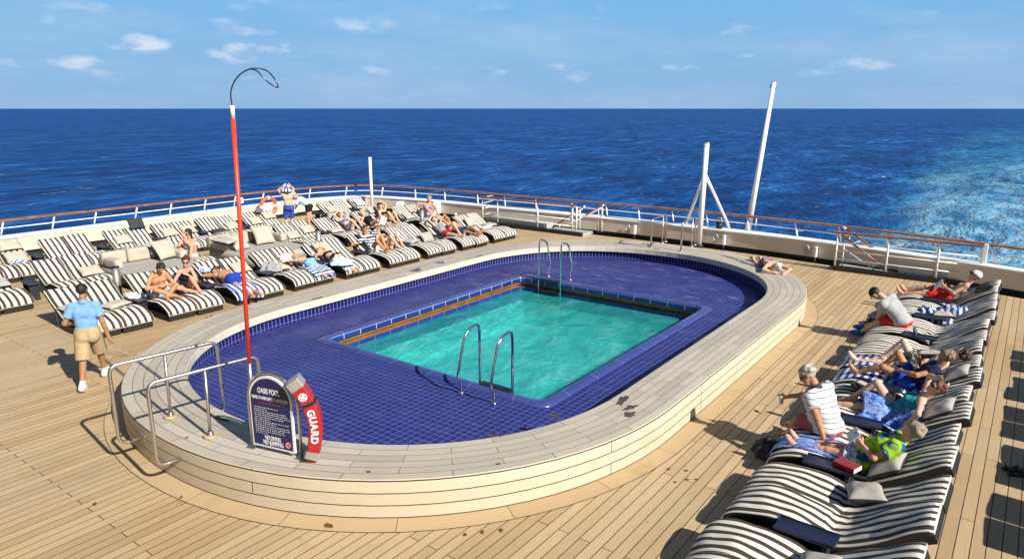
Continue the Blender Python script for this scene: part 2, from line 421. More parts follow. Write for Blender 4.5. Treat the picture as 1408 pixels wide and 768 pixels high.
loft(bm, rows, uo, [0,.215,.43,.645,.857], smooth=False)
at_parent(obj('coping_top', bm, COPTOP), pool)
bm = bmesh.new()
loft(bm, [at_z(INN+(OUT-INN)*.985,CZ), at_z(OUT+ON*.004,CZ-.014), at_z(OUT+ON*.005,CZ-.03), at_z(OUT+ON*.005,0.)], arc(OUT), [.4565,.446,.43,-.014], smooth=True)
at_parent(obj('outer_cladding', bm, COPSIDE), pool)
bm = bmesh.new()
loft(bm, [at_z(INN,CZ), at_z(INN-IN_*.008,CZ-.008), at_z(INN-IN_*.008,CZ-.145), at_z(INN+IN_*.13,CZ-.147)], arc(INN), [0,.01,.15,.3], smooth=False)
at_parent(obj('coping_lip', bm, mat('coping_lip_teak',(.58,.52,.43),.55,var=.1)), pool)
WALLI = INN+IN_*.07
bm = bmesh.new(); loft(bm, [at_z(WALLI,CZ-.145), at_z(WALLI,FZ-.01)], arc(WALLI), [0.,.38]); at_parent(obj('inner_wall', bm, TILEW), pool)
for k0 in (2,44,70,118):                                    # upright seams in the cladding
    p = OUT[k0]; q = OUT[k0]+ON[k0]*.007; tdir = np.array([-ON[k0][1],ON[k0][0]])*.004
    bm = bmesh.new()
    vs = [bm.verts.new((*(q+s*tdir),z)) for s,z in ((-1,.004),(1,.004),(1,.455),(-1,.455))]; bm.faces.new(vs)
    at_parent(obj('cladding_seam', bm, BLACK), pool)
def rrect(x0,x1,y0,y1,r,n=8,m=10):
    pts = []
    for cx,cy,a0 in ((x1-r,y0+r,-PI/2),(x1-r,y1-r,0),(x0+r,y1-r,PI/2),(x0+r,y0+r,PI)):
        c = [(cx+r*math.cos(a0+PI/2*i/n), cy+r*math.sin(a0+PI/2*i/n)) for i in range(n+1)]
        if pts:
            a = np.array(pts[-1]); b = np.array(c[0])
            pts += [tuple(a+(b-a)*i/m) for i in range(1,m)]
        pts += c
    a = np.array(pts[-1]); b = np.array(pts[0]); pts += [tuple(a+(b-a)*i/m) for i in range(1,m)]
    return np.array(pts)
RX = (-10.97,-5.40,8.10,15.11)
def rim(off): return rrect(RX[0]+off,RX[1]-off,RX[2]+off,RX[3]-off,max(.34-off*.6,.12))
R0 = rim(0.)
# tiled floor with the hole of the plunge pool
bm = bmesh.new()
def edge_loop(P,z):
    v = [bm.verts.new((x,y,z)) for x,y in P]
    return [bm.edges.new((v[i],v[(i+1)%len(v)])) for i in range(len(v))]
es = edge_loop(INN+IN_*.14, FZ)+edge_loop(R0, FZ)
bmesh.ops.triangle_fill(bm, use_beauty=True, use_dissolve=False, edges=es, normal=(0,0,1))
at_parent(obj('tiled_floor', bm, TILE), pool)
ur = arc(R0)
bm = bmesh.new(); loft(bm, [at_z(R0,FZ-.004), at_z(rim(.012),FZ+.022), at_z(rim(.19),FZ+.030), at_z(rim(.225),FZ+.018), at_z(rim(.235),FZ-.01)], ur, [.02,.05,.22,.27,.3]); at_parent(obj('rim_coping', bm, TILERIM), pool)
bm = bmesh.new(); loft(bm, [at_z(rim(.235),FZ-.01), at_z(rim(.235),FZ-.115), at_z(rim(.20),FZ-.118)], ur, [0.,.105,.12], smooth=False); at_parent(obj('rim_edge', bm, TILERIMV), pool)
bm = bmesh.new(); loft(bm, [at_z(rim(.17),FZ-.118), at_z(rim(.17),FZ-.20), at_z(rim(.10),FZ-.205), at_z(rim(.10),FZ-.27), at_z(rim(.2),FZ-.27)], ur, [0,.08,.1,.16,.2], smooth=False); at_parent(obj('gutter_board', bm, COPPER), pool)
bm = bmesh.new(); loft(bm, [at_z(rim(.19),FZ-.262), at_z(rim(.19),FZ-.66)], ur, [0.,.4], smooth=False); at_parent(obj('basin_tile_band', bm, TILEP), pool)
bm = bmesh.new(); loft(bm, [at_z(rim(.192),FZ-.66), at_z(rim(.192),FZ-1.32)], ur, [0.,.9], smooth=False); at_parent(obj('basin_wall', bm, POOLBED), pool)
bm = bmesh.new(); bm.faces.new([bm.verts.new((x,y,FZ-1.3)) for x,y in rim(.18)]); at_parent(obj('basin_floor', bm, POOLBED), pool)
WZ = FZ-.37
bm = bmesh.new(); _f = bm.faces.new([bm.verts.new((x,y,WZ)) for x,y in rim(.188)]); _f.normal_update()
if _f.normal.z < 0: _f.normal_flip()
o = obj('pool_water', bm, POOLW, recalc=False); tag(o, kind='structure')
# wet marks and small fittings on the coping
def blot(bm, x,y,z, rx,ry, a=0., n=18, seed=0, spike=.35):
    r = random.Random(seed); vs = []
    for k in range(n):
        t = 2*PI*k/n; rr = 1-spike*r.random(); u,v = rx*rr*math.cos(t), ry*rr*math.sin(t)
        vs.append(bm.verts.new((x+u*math.cos(a)-v*math.sin(a), y+u*math.sin(a)+v*math.cos(a), z)))
    bm.faces.new(vs)
WET = mat('wet_teak', (.075,.058,.04), .18, var=.3, scale=10); RUST = mat('leaf_brown', (.13,.045,.015), .8, var=.5, scale=30)
for i,(x,y,rx,ry,a) in enumerate([(-4.25,8.35,.10,.26,.2),(-4.05,8.20,.07,.20,-.3),(-3.95,8.0,.12,.13,.5),(-4.75,7.35,.13,.08,.6),(-5.05,6.4,.12,.05,.3),(-12.4,12.6,.18,.30,.2),(-12.5,13.6,.2,.15,.4),(-9.8,18.95,.35,.10,.3),(-9.2,19.3,.3,.08,-.2),(-6.5,18.9,.4,.10,-.5),(-5.9,18.45,.5,.16,-.6)]):
    bm = bmesh.new(); blot(bm,x,y,CZ+.003,rx,ry,a,seed=i,spike=.6); at_parent(obj('wet_mark', bm, WET), pool)
for x,y,a in ((-8.25,4.62,.1),(-8.65,18.78,0),(-12.2,9.3,1.57),(-12.2,14.9,1.57)):
    bm = bmesh.new(); box(bm, -.13,.13,-.022,.022,0,.006); bmesh.ops.rotate(bm, verts=bm.verts, cent=(0,0,0), matrix=Matrix.Rotation(a,3,'Z')); bmesh.ops.translate(bm, verts=bm.verts, vec=(x,y,CZ+.002))
    at_parent(obj('depth_plate', bm, BLACK), pool)
# margin planks round the coping
M0 = OUT+ON*.006; M1 = OUT+ON*.27
bm = bmesh.new(); loft(bm, [at_z(M0,.006), at_z(M1,.006)], arc((M0+M1)/2), [.003,.257], smooth=False); tag(obj('deck_margin', bm, MARGIN), kind='structure')
bm = bmesh.new(); loft(bm, [at_z(OUT+ON*.26,.004), at_z(OUT+ON*.277,.004)], arc(M1), [0,.03], smooth=False); tag(obj('deck_margin_seam', bm, BLACK), kind='structure')

# ---------------------------------------------------------------- handrails and ladders
def steel_tubes(name, runs, parent, r=.024, m=STEEL):
    bm = bmesh.new()
    for p in runs: tube(bm, p, r, 12)
    return obj(name, bm, m, parent)
def hand_rail(name, label, x, bases, tx=0.):
    """front handrails: a steel loop over the coping"""
    e = empty(name, label, 'handrail', (x,4.24,CZ))
    steel_tubes('rail_loop', [fillet([(-.06,-.30,-.16),(-.10,-.64,-.16),(-.10,-.64,.90),(.09,.70,.90),(.09,.72,-.16),(.05,.45,-.16)], .12)], e)
    steel_tubes('post', [[(0,0,.02),(0,.02,.90)]], e, .02)
    bm = bmesh.new(); cyl(bm,(0,0,.035),.045,.02); cyl(bm,(0,0,.055),.032,.025); obj('flange', bm, STEEL, e)
    bm = bmesh.new(); cyl(bm,(0,0,.001),.082,.036,n=10); obj('wooden_block', bm, TEAKR, e)
    bm = bmesh.new(); cyl(bm,(0,0,0),.06,.02)
    bmesh.ops.rotate(bm, verts=bm.verts, cent=(0,0,0), matrix=Matrix.Rotation(PI/2,3,'X')); bmesh.ops.translate(bm, verts=bm.verts, vec=(-.06,-.335,-.16))
    obj('wall_flange', bm, STEEL, e)
    return e
hand_rail('pool_handrail','steel handrail loop over the near coping, beside the walking man',-8.84,None)
hand_rail('pool_handrail','steel handrail loop over the near coping, beside the navy rules board',-7.88,None)
for x,lab in ((-8.92,'steel handrail at the far end of the pool, left of its twin'),(-7.97,'steel handrail at the far end of the pool, beside the white tripod mast')):
    e = empty('far_handrail', lab, 'handrail', (x,19.4,CZ))
    steel_tubes('rail_loop', [fillet([(.03,-.50,.0),(.03,-.50,.84),(-.02,.62,.86),(-.02,.62,.0)], .12)], e, .024)
    steel_tubes('post', [[(0,.34,.0),(0,.34,.85)]], e, .02)
    for q in ((.03,-.50,.001),(0,.34,.001),(-.02,.62,.001)):
        bm = bmesh.new(); cyl(bm,q,.07,.022); obj('flange', bm, STEEL, e)
def ladder(lab, cx, y0, s, half):
    e = empty('pool_ladder', lab, 'ladder', (cx,y0,FZ))
    for k in (-1,1):
        x = k*half
        p = [(x,0,.0),(x,0,.17),(x,-s*.09,.30),(x,s*.08,.90),(x,s*.20,1.02),(x,s*.44,1.06),(x,s*.47,.9),(x,s*.47,-1.1)]
        bm = bmesh.new(); tube(bm, fillet(p,.07), .022, 12); cyl(bm,(x,0,.0),.045,.03); obj('side_rail', bm, CHROME, e)
    for z in (.035,-.26,-.56):
        bm = bmesh.new(); box(bm,-half+.02,half-.02,min(s*.42,s*.54),max(s*.42,s*.54),z-.03,z+.02,.008); obj('tread', bm, BLACK, e)
    return e
ladder('polished steel pool ladder at the near edge of the water', -6.51, 7.86, 1, .33)
ladder('polished steel pool ladder at the far edge of the water', -9.82, 15.34, -1, .34)
# ---------------------------------------------------------------- rules board, rescue tube, hook pole
sdir = V(.78,.19,0).normalized(); snrm = V(sdir.y,-sdir.x,0)     # along the board; towards the reader
srz = math.atan2(sdir.y, sdir.x)
SLOC = (-6.86,4.47,CZ)
board = empty('rules_board', 'arched navy pool safety board with white border on the near coping', 'sign', SLOC, srz)
def arch(w, z0, z1, rise, n=20):
    p = [(-w,z0),(w,z0)]
    return p+[(w*math.cos(PI*i/n), z1-rise+rise*math.sin(PI*i/n)) for i in range(n+1)]
def plate(name, prof, y0, y1, m, parent):
    bm = bmesh.new(); a = [bm.verts.new((x,y0,z)) for x,z in prof]; b = [bm.verts.new((x,y1,z)) for x,z in prof]
    bm.faces.new(a); bm.faces.new(b[::-1])
    for k in range(len(a)): bm.faces.new((a[k],a[(k+1)%len(a)],b[(k+1)%len(a)],b[k]))
    return obj(name, bm, m, parent)
plate('border', arch(.315,.065,.985,.30), -.012,.012, WHITE, board)
plate('face', arch(.288,.092,.958,.275), -.017,-.0125, mat('navy_board',(.012,.017,.095),.45,var=.06), board)
for k in (-1,1):
    pass
steel_tubes('frame', [fillet([(-.37,.03,.0),(-.37,.03,.62)],.1)[:1]+[(-.37,.03,.62)]+[(-.37*math.cos(PI*i/16),.03,.62+.395*math.sin(PI*i/16)) for i in range(1,16)]+[(.37,.03,.62),(.37,.03,.0)]], board, .02)
bm = bmesh.new()
for k in (-1,1): box(bm, k*.37-.06,k*.37+.06,-.03,.09,.001,.012)
for k in (-1,1): tube(bm, [(k*.37,.03,.3),(k*.30,.0,.3)], .01, 8)
obj('foot_plate', bm, STEEL, board)
LETW = mat('white_lettering', (.82,.82,.82), .5, var=.02); LETR = mat('red_lettering', (.42,.02,.03), .5, var=.02)
def lettering(name, text, size, M, m, parent, width=None, bold=.0):
    cu = bpy.data.curves.new('lettering','FONT'); cu.body = text; cu.size = size; cu.align_x = 'CENTER'; cu.extrude = .0012; cu.offset = bold
    t = bpy.data.objects.new('lettering', cu); me = bpy.data.meshes.new_from_object(t)
    bpy.data.objects.remove(t); me.transform(Matrix.Identity(4))
    if width:
        xs = [v.co.x for v in me.vertices]; k = width/(max(xs)-min(xs)); me.transform(Matrix.Diagonal((k,1,1,1)))
    me.transform(M); return link_mesh(name, me, m, parent)
def on_board(z, x=0.): return Matrix.Translation((x,-.0185,z)) @ Matrix.Rotation(PI/2,4,'X')
lettering('title','OASIS POOL',.098,on_board(.762,-.01),LETW,board,.33,.0006)
lettering('heading','HEALTH AND SAFETY ADVISORY',.060,on_board(.682),LETW,board,.535,.0004)
lettering('warning_no_diving','NO DIVING',.080,on_board(.172,.0),LETW,board,.235,.0006)
lettering('warning_no_jumping','NO JUMPING',.080,on_board(.108,.0),LETW,board,.30,.0006)
rr = random.Random(3)
def text_rows(name, rows, h, m):
    bm = bmesh.new()
    for z,x0,x1 in rows:
        x = x0
        while x < x1:
            w = rr.uniform(.012,.036)
            for k in range(max(1,int(w/.006))):
                hh = h*rr.choice((.6,.75,1.)); box(bm, x+k*.006,x+k*.006+.0042,-.0185,-.0175,z,z+hh)
            x += w+.008
    return obj(name, bm, m, board)
text_rows('red_line', [(.632,-.17,.16)], .020, LETR)
text_rows('small_print', [(.575-.0255*i, -.25, -.25+w) for i,w in enumerate((.33,.18,.46,.50,.51,.42,.20,.50,.30,.51,.50,.40,.44,.17,.0)) if w], .009, LETW)
bm = bmesh.new()
tube(bm, [(.225+.042*math.cos(a), -.019, .158+.042*math.sin(a)) for a in np.linspace(0,2*PI,25)], .0055, 6, cap=False)
tube(bm, [(.196,-.0195,.187),(.254,-.0195,.129)], .004, 6)
obj('ban_ring', bm, LETR, board)
bm = bmesh.new(); vs = [bm.verts.new((.225+.040*math.cos(a),-.0178,.158+.040*math.sin(a))) for a in np.linspace(0,2*PI,24,endpoint=False)]; bm.faces.new(vs); obj('ban_disc', bm, LETW, board)
bm = bmesh.new(); tube(bm, [(.208,-.0186,.150),(.228,-.0186,.160),(.244,-.0186,.172)], .006, 6); tube(bm,[(.226,-.0186,.160),(.232,-.0186,.138)],.005,6); obj('ban_figure', bm, BLACK, board)

# rescue tube: a bowed red foam bar with steel ends, strapped to the frame's right leg
tubeE = empty('rescue_tube', 'bowed red rescue tube with silver ends strapped beside the rules board', 'rescue tube', tuple(V(*SLOC)+sdir*.54), srz+.55)
def bow(t):          # t 0 at the foot .. 1 at the head, in the board's plane
    a = t*1.0
    x = .12*math.sin(PI*t*.85) - .215*t*t
    return V(x, .02, .05+.99*t)
def bar(bm, t0, t1, w, d, n=14, dy=0., grow=0.):
    rows = []
    for i in range(n+1):
        t = t0+(t1-t0)*i/n; p = bow(t); T = (bow(min(t+.01,1.2))-bow(t-.01)).normalized(); S = V(T.z,0,-T.x)
        c = []
        for u,v in ((-1,-.82),(-.82,-1),(.82,-1),(1,-.82),(1,.82),(.82,1),(-.82,1),(-1,.82)):
            c.append(bm.verts.new(p+S*u*(w+grow)+V(0,v*(d+grow)+dy,0)))
        rows.append(c)
    for a,b in zip(rows, rows[1:]):
        for k in range(8): bm.faces.new((a[k],a[(k+1)%8],b[(k+1)%8],b[k]))
    bm.faces.new(rows[0][::-1]); bm.faces.new(rows[-1])
bm = bmesh.new(); bar(bm,.10,.90,.076,.092); obj('foam_body', bm, RED, tubeE)
SILV = mat('silver_end_cap', (.50,.47,.43), .35, .6)
bm = bmesh.new(); bar(bm,.015,.105,.076,.092,3,grow=.008); obj('end_cap', bm, SILV, tubeE)
bm = bmesh.new(); bar(bm,.895,.99,.076,.092,3,grow=.008); obj('end_cap', bm, SILV, tubeE)
bm = bmesh.new(); bar(bm,.68,.715,.076,.092,3,grow=.005); obj('strap', bm, BLACK, tubeE)
bm = bmesh.new(); bar(bm,-.03,.02,.05,.06,3); obj('tow_buckle', bm, RED, tubeE)
def on_bow(t, off=-.0935):
    p = bow(t); T = (bow(t+.01)-bow(t-.01)).normalized(); X = -T; Y = V(-X.z*-1,0,X.x*-1)
    Z = V(0,-1,0); X = T*-1; Y = Z.cross(X)
    M = Matrix(((X.x,Y.x,Z.x,0),(X.y,Y.y,Z.y,0),(X.z,Y.z,Z.z,0),(0,0,0,1)))
    return Matrix.Translation(p+V(0,off,0)) @ M
for i,ch in enumerate('GUARD'):
    M = on_bow(.60-.086*i) @ Matrix.Translation((0,-.040,0))
    lettering('letter', ch, .112, M, LETW, tubeE, None, .004)
bm = bmesh.new(); M = on_bow(.80)
for r0,r1 in ((.050,.040),(.016,.0)):
    a = np.linspace(0,2*PI,25)[:-1]
    o_ = [bm.verts.new(M @ V(r0*math.cos(x),r0*math.sin(x),.0008)) for x in a]
    if r1:
        i_ = [bm.verts.new(M @ V(r1*math.cos(x),r1*math.sin(x),.0008)) for x in a]
        for k in range(24): bm.faces.new((o_[k],o_[(k+1)%24],i_[(k+1)%24],i_[k]))
    else: bm.faces.new(o_)
for k in range(4):
    a = PI/4+k*PI/2; u = V(math.cos(a),math.sin(a),0); w = V(-u.y,u.x,0)
    bm.faces.new([bm.verts.new(M @ (u*x+w*y+V(0,0,.0011))) for x,y in ((.014,-.007),(.034,-.018),(.034,.018),(.014,.007))])
obj('emblem', bm, LETW, tubeE)

# life hook pole
pole = empty('life_hook_pole', 'tall red and white rescue pole with wire loop on the rules board frame', 'rescue pole', (-7.20,4.42,CZ))
top = V(.15,.02,4.05)
def along(t): return V(0,0,0)+top*t
for nm,segs,m in (('red_band', ((.035,.135),(.27,.965)), POLE), ('white_band', ((.0,.035),(.965,1.0)), mat('pole_white', (.70,.68,.64), .4)), ('bare_section', ((.135,.27),), STEEL)):
    for a,b in segs:
        bm = bmesh.new(); tube(bm, [along(a),along(b)], .0235, 12); obj(nm, bm, m, pole)
bm = bmesh.new(); u = V(.80,.6,0)
loopp = [top+V(0,0,-.02)]+[top+q*.80 for q in (V(0,0,.18), u*.10+V(0,0,.36), u*.28+V(0,0,.47), u*.46+V(-.03,.05,.46), u*.60+V(0,0,.34), u*.635+V(0,0,.24), u*.58+V(0,0,.25), u*.5+V(.04,-.06,.33), u*.40+V(.03,-.05,.44), u*.28+V(0,0,.47))]
tube(bm, [V(*p) for p in crom([tuple(q) for q in loopp],6)], .008, 8); obj('wire_loop', bm, mat('hook_wire',(.10,.11,.14),.35,.8), pole)

# ---------------------------------------------------------------- masts, posts
mast = empty('tripod_mast', 'short white mast with two raking struts standing by the stern rail', 'mast', (-8.65,22.05,0))
bm = bmesh.new(); tube(bm, [(0,0,.10),(.05,.0,3.42)], .085, 16, radii=[.088,.082]); obj('pole', bm, WHITE, mast)
bm = bmesh.new(); cyl(bm,(0,0,0.001),.14,.12,20); obj('base_collar', bm, BLACK, mast)
for x in (-.78,.74):
    bm = bmesh.new(); tube(bm, [(x,.72,.645),(.04,.02,2.45)], .05, 10); obj('strut', bm, WHITE, mast)
bm = bmesh.new(); cyl(bm,(.05,0,3.42),.09,.02); tube(bm,[(.05,-.09,3.30),(.05,-.10,3.36)],.02,8); obj('top_plate', bm, STEEL, mast)
fl = empty('flagstaff', 'tall white flagstaff leaning aft over the stern rail', 'flagstaff', (-7.28,22.72,.645))
bm = bmesh.new(); tube(bm, [(0,0,0),(.0,1.42,4.68)], .08, 16, radii=[.095,.065]); obj('pole', bm, WHITE, fl)
bm = bmesh.new(); tube(bm, [(0,1.40,4.60),(-.09,1.38,4.60),(-.10,1.37,4.50)], .018, 8); tube(bm, [(0,1.40,4.60),(.09,1.42,4.60),(.10,1.41,4.50)], .018, 8); cyl(bm,(0,1.42,4.68),.07,.02); obj('halyard_block', bm, SGREY, fl)
bm = bmesh.new(); tube(bm, [(.05,-.02,.0),(.20,.10,.0),(.20,.12,.4),(.02,.12,.42)], .02, 8); obj('stay', bm, WHITE, fl)
lp = empty('light_post', 'slim white post rising from the far left corner of the deck', 'post', (-23.55,21.25,0))
bm = bmesh.new(); tube(bm, [(0,0,0),(0,0,2.42)], .065, 14); obj('pole', bm, WHITE, lp)
bm = bmesh.new(); tube(bm, [(0,0,2.2),(-.12,-.02,2.2),(-.12,-.02,2.28)], .03, 8); tube(bm,[(0,0,1.05),(-.12,0,1.05)],.025,8); obj('hook', bm, STEEL, lp)
bm = bmesh.new(); cyl(bm,(0,0,0),.13,.05); obj('base_plate', bm, WHITE, lp)
bk = empty('stern_lamp', 'small black lantern on the bulwark beside the white tripod mast', 'lamp', (-8.15,22.45,.645))
bm = bmesh.new(); cyl(bm,(0,0,0),.10,.20,16); cyl(bm,(0,0,.20),.12,.03,16); obj('housing', bm, BLACK, bk)
bm = bmesh.new(); tube(bm, [(-.09,0,.2),(-.06,0,.36),(.06,0,.36),(.09,0,.2)], .012, 6); obj('bail', bm, WHITE, bk)

# mooring eyes on the bulwark
def fairlead(x, y, rz, lab):
    e = empty('hose_bracket', lab, 'bracket', (x,y,.16), rz)
    bm = bmesh.new(); box(bm,-.045,.045,-.12,-.0,.02,.34,.015); obj('box', bm, WHITE, e)
    bm = bmesh.new(); tube(bm,[(0,-.08,-.155),(0,-.08,.02)],.035,8); obj('foot', bm, BLACK, e)
    bm = bmesh.new(); tube(bm,[(-.30+.08*math.cos(a),-.03,.22+.11*math.sin(a)) for a in np.linspace(0,2*PI,21)],.018,8,cap=False); tube(bm,[(-.32,.0,.12),(-.32,-.06,.05)],.03,8); obj('ring', bm, mat('bracket_steel',(.5,.5,.48),.4,.5), e)
fairlead(-11.1,22.28,0,'white hose bracket with ring on the bulwark right of the left gate')
fairlead(-7.85,22.22,0,'white hose bracket with ring on the bulwark behind the tripod mast')
fairlead(-4.95,21.96,-.15,'white hose bracket with ring on the bulwark left of the right gate')

# lifebuoy on the bulwark
lb = empty('lifebuoy', 'orange lifebuoy with white bands hung on the left bulwark', 'lifebuoy', (-24.95,16.95,.62), 0)
def torus_part(bm, a0, a1, R, r, n=14):
    tube(bm, [(-.02-.12*math.sin(a)*0, R*math.cos(a), R*math.sin(a)) for a in np.linspace(a0,a1,n)], r, 12)
bm = bmesh.new()
for k in range(4): torus_part(bm, k*PI/2+.16, (k+1)*PI/2-.16, .34, .075)
obj('ring', bm, ORANGE, lb)
for k in range(4):
    bm = bmesh.new(); torus_part(bm, k*PI/2-.165, k*PI/2+.165, .34, .077, 5); obj('band', bm, WHITE, lb)
bm = bmesh.new(); box(bm,-.16,-.09,-.2,.2,-.45,.1); obj('bracket', bm, WHITE, lb)
ns = empty('rail_notice', 'small white notice plate on the left railing above the lifebuoy', 'notice', (-25.62,16.1,.88), 0)
bm = bmesh.new(); box(bm,0,.02,-.13,.13,-.1,.13); obj('plate', bm, WHITE, ns)
bm = bmesh.new(); box(bm,.021,.024,-.06,.06,-.03,.06); obj('symbol', bm, mat('notice_blue',(.25,.33,.5),.5), ns)

# ---------------------------------------------------------------- stair gates at the stern
def gate(name, lab, x0, x1, y, xs, teak, diag, steps):
    e = empty(name, lab, 'stair gate', (x0,y,0))
    L = x1-x0
    bm = bmesh.new(); box(bm,0,L,-.05,.06,.002,.14,.01); box(bm,-.04,.05,.06,.85,.002,.14); obj('coaming', bm, BLACK, e)
    bm = bmesh.new(); box(bm,.05,L,.065,.82,.002,.10); obj('platform', bm, SGREY, e)
    for x in xs:
        bm = bmesh.new(); tube(bm,[(x,0,.14),(x,0,1.07)],.026,8); obj('post', bm, WHITE, e)
    for z in (.34,.58,.82):
        bm = bmesh.new(); tube(bm,[(xs[0],0,z),(xs[-1],0,z)],.019,6); obj('bar', bm, WHITE, e)
    bm = bmesh.new(); a,b = teak; box(bm,a,b,-.055,.055,1.07,1.125,.018); obj('handrail', bm, TEAKV, e)
    for (p,q) in diag:
        p = V(*p); q = V(*q)
        bm = bmesh.new(); tube(bm,[p,q],.03,8); obj('stair_handrail', bm, TEAKV, e)
        bm = bmesh.new(); tube(bm,[p-V(0,0,.045),q-V(0,0,.045)],.018,6)
        m = p.lerp(q,.08); tube(bm,[m,(m.x,m.y,.1)],.018,6); m = p.lerp(q,.75); tube(bm,[m,(m.x,m.y,.1)],.018,6)
        s = V(0,0,-.35); tube(bm,[p+s,q+s*.6],.014,6)
        obj('stair_stringer', bm, WHITE, e)
        tp = p+(p-q).normalized()*.10; bm = bmesh.new(); tube(bm,[p,tp],.031,8); obj('rail_end', bm, WHITE, e)
    for (sx0,sx1,z) in steps:
        bm = bmesh.new(); box(bm,sx0,sx1,.07,.82,.101,z); obj('step', bm, SGREY, e)
    return e
g1 = gate('stair_gate','white stair gate with teak rail behind the far loungers, left of the pool ladder', -17.45,-12.85,21.55, [.0,.75,2.65,4.17,4.35],(-.1,4.3),[((4.45,.25,1.02),(3.15,.25,.16)),((4.95,.75,1.05),(3.45,.75,.16))],[(.1,2.9,.28)])
for z in (.38,.62,.85,1.07):
    bm = bmesh.new(); tube(bm,[(0,0,z),(-.15,.85,z)],.014,6); obj('return_bar', bm, WHITE, g1)
bm = bmesh.new(); tube(bm,[(4.98,.75,.1),(4.98,.75,1.0)],.026,8); obj('post', bm, WHITE, g1)
g2 = gate('stair_gate','white stair gate with teak rail behind the right row of loungers', -4.25,-.72,21.2, [.0,1.3,2.5,3.45],(-.12,3.45),[((.05,.22,1.02),(1.25,.22,.16)),((.05,.72,1.10),(1.60,.72,.16))],[(1.6,3.5,.30)])
bm = bmesh.new(); box(bm,3.45,3.55,-.03,.05,.1,1.16,.012); obj('end_post', bm, WHITE, g2)
# ---------------------------------------------------------------- unseen ship block, added only to shade the deck from the sky
ship = empty('shade_superstructure', 'unseen white ship block behind the viewpoint, added to shade the deck', 'shade_superstructure', (-8,-3,0))
bm = bmesh.new(); box(bm,-17.5,17,-3.2,-.6,.002,2.85); box(bm,-17.5,17,-3.2,-2.2,2.85,11.); obj('wall', bm, WHITE, ship)
bm = bmesh.new(); box(bm,-17.5,17,-2.19,1.6,2.86,3.02); obj('balcony_deck', bm, CREAM, ship)
GLZ = mat('dark_glass',(.02,.025,.03),.08)
for i in range(8):
    for z in (.9,3.9,6.9):
        bm = bmesh.new(); y = -.598 if z < 2 else -2.198; box(bm,-16.5+4.2*i,-13.4+4.2*i,y,y+.03,z,z+1.3); obj('window', bm, GLZ, ship)
# ---------------------------------------------------------------- loungers
PROF = [(0,.185),(.05,.255),(.18,.335),(.44,.40),(.75,.38),(.95,.325),(1.07,.295),(1.17,.33),(1.31,.415),(1.53,.565),(1.75,.715),(1.88,.79)]
PROF = [(x*1.0426,z) for x,z in PROF]
_pp = crom(PROF, 10)
def zs(x): return float(np.interp(x, _pp[:,0], _pp[:,1]))
def slope(x): return math.atan2(zs(x+.02)-zs(x-.02), .04)
HW = .33
def mattress_mesh(seed, sag=0.):
    r = np.random.default_rng(seed)
    bm = bmesh.new(); xs = np.linspace(0,1.96,46)
    cs = [(-.312,-.075,1),(-.327,-.062,1),(-.330,-.022,0),(-.318,-.006,0),(-.29,.0,0)]+[(y,.006,0) for y in np.linspace(-.21,.21,9)]+[(.29,.0,0),(.318,-.006,0),(.330,-.022,1),(.327,-.062,1),(.312,-.075,1)]
    ph = r.uniform(0,6,6); rows = []
    for i,x in enumerate(xs):
        a = slope(x); nx,nz = -math.sin(a), math.cos(a); row = []
        e = min(1,(x)/.05, (1.96-x)/.05); e = max(e,0)
        for y,dz,_ in cs:
            u = .011*math.sin(5*x+ph[0]+3*y)+.006*math.sin(11*x+ph[1]-7*y)+.004*math.sin(21*x+13*y+ph[4])*math.sin(6*y+ph[5])
            if abs(x-1.09) < .12 and dz > -.03: u += .009*math.sin(42*x+ph[2]+6*y)
            d = dz+u*(dz>-.03) - (.02*(1-e) if dz>-.03 else -.012*(1-e))
            row.append(bm.verts.new((x+nx*d, y+.006*math.sin(3*x+ph[3])*(1), zs(x)+nz*d)))
        rows.append(row)
    n = len(cs)
    for i in range(len(rows)-1):
        for k in range(n):
            f = bm.faces.new((rows[i][k],rows[i][(k+1)%n],rows[i+1][(k+1)%n],rows[i+1][k])); f.smooth = True
            f.material_index = 1 if (cs[k][2] and (k==n-1 or cs[(k+1)%n][2] or k==1)) else 0
    f = bm.faces.new(rows[0]); f.material_index = 2; f = bm.faces.new(rows[-1][::-1]); f.material_index = 2
    bmesh.ops.recalc_face_normals(bm, faces=bm.faces)
    me = bpy.data.meshes.new('mattress'); bm.to_mesh(me); bm.free()
    for m in (STRIPE,MSIDE,MEND): me.materials.append(m)
    return me
def slab_mesh(x0,x1,off,th,hw,m,name):
    bm = bmesh.new(); xs = np.linspace(x0,x1,28); rows = []
    for x in xs:
        a = slope(x); nx,nz = -math.sin(a), math.cos(a)
        rows.append([bm.verts.new((x+nx*d, y, max(zs(x)+nz*d,.03))) for y,d in ((-hw,off),(hw,off),(hw,off-th),(-hw,off-th))])
    for a,b in zip(rows,rows[1:]):
        for k in range(4): bm.faces.new((a[k],a[(k+1)%4],b[(k+1)%4],b[k]))
    bm.faces.new(rows[0]); bm.faces.new(rows[-1][::-1]); bmesh.ops.recalc_face_normals(bm, faces=bm.faces)
    me = bpy.data.meshes.new(name); bm.to_mesh(me); bm.free(); me.materials.append(m); return me
MM = [mattress_mesh(s) for s in (1,2,3,4,5)]
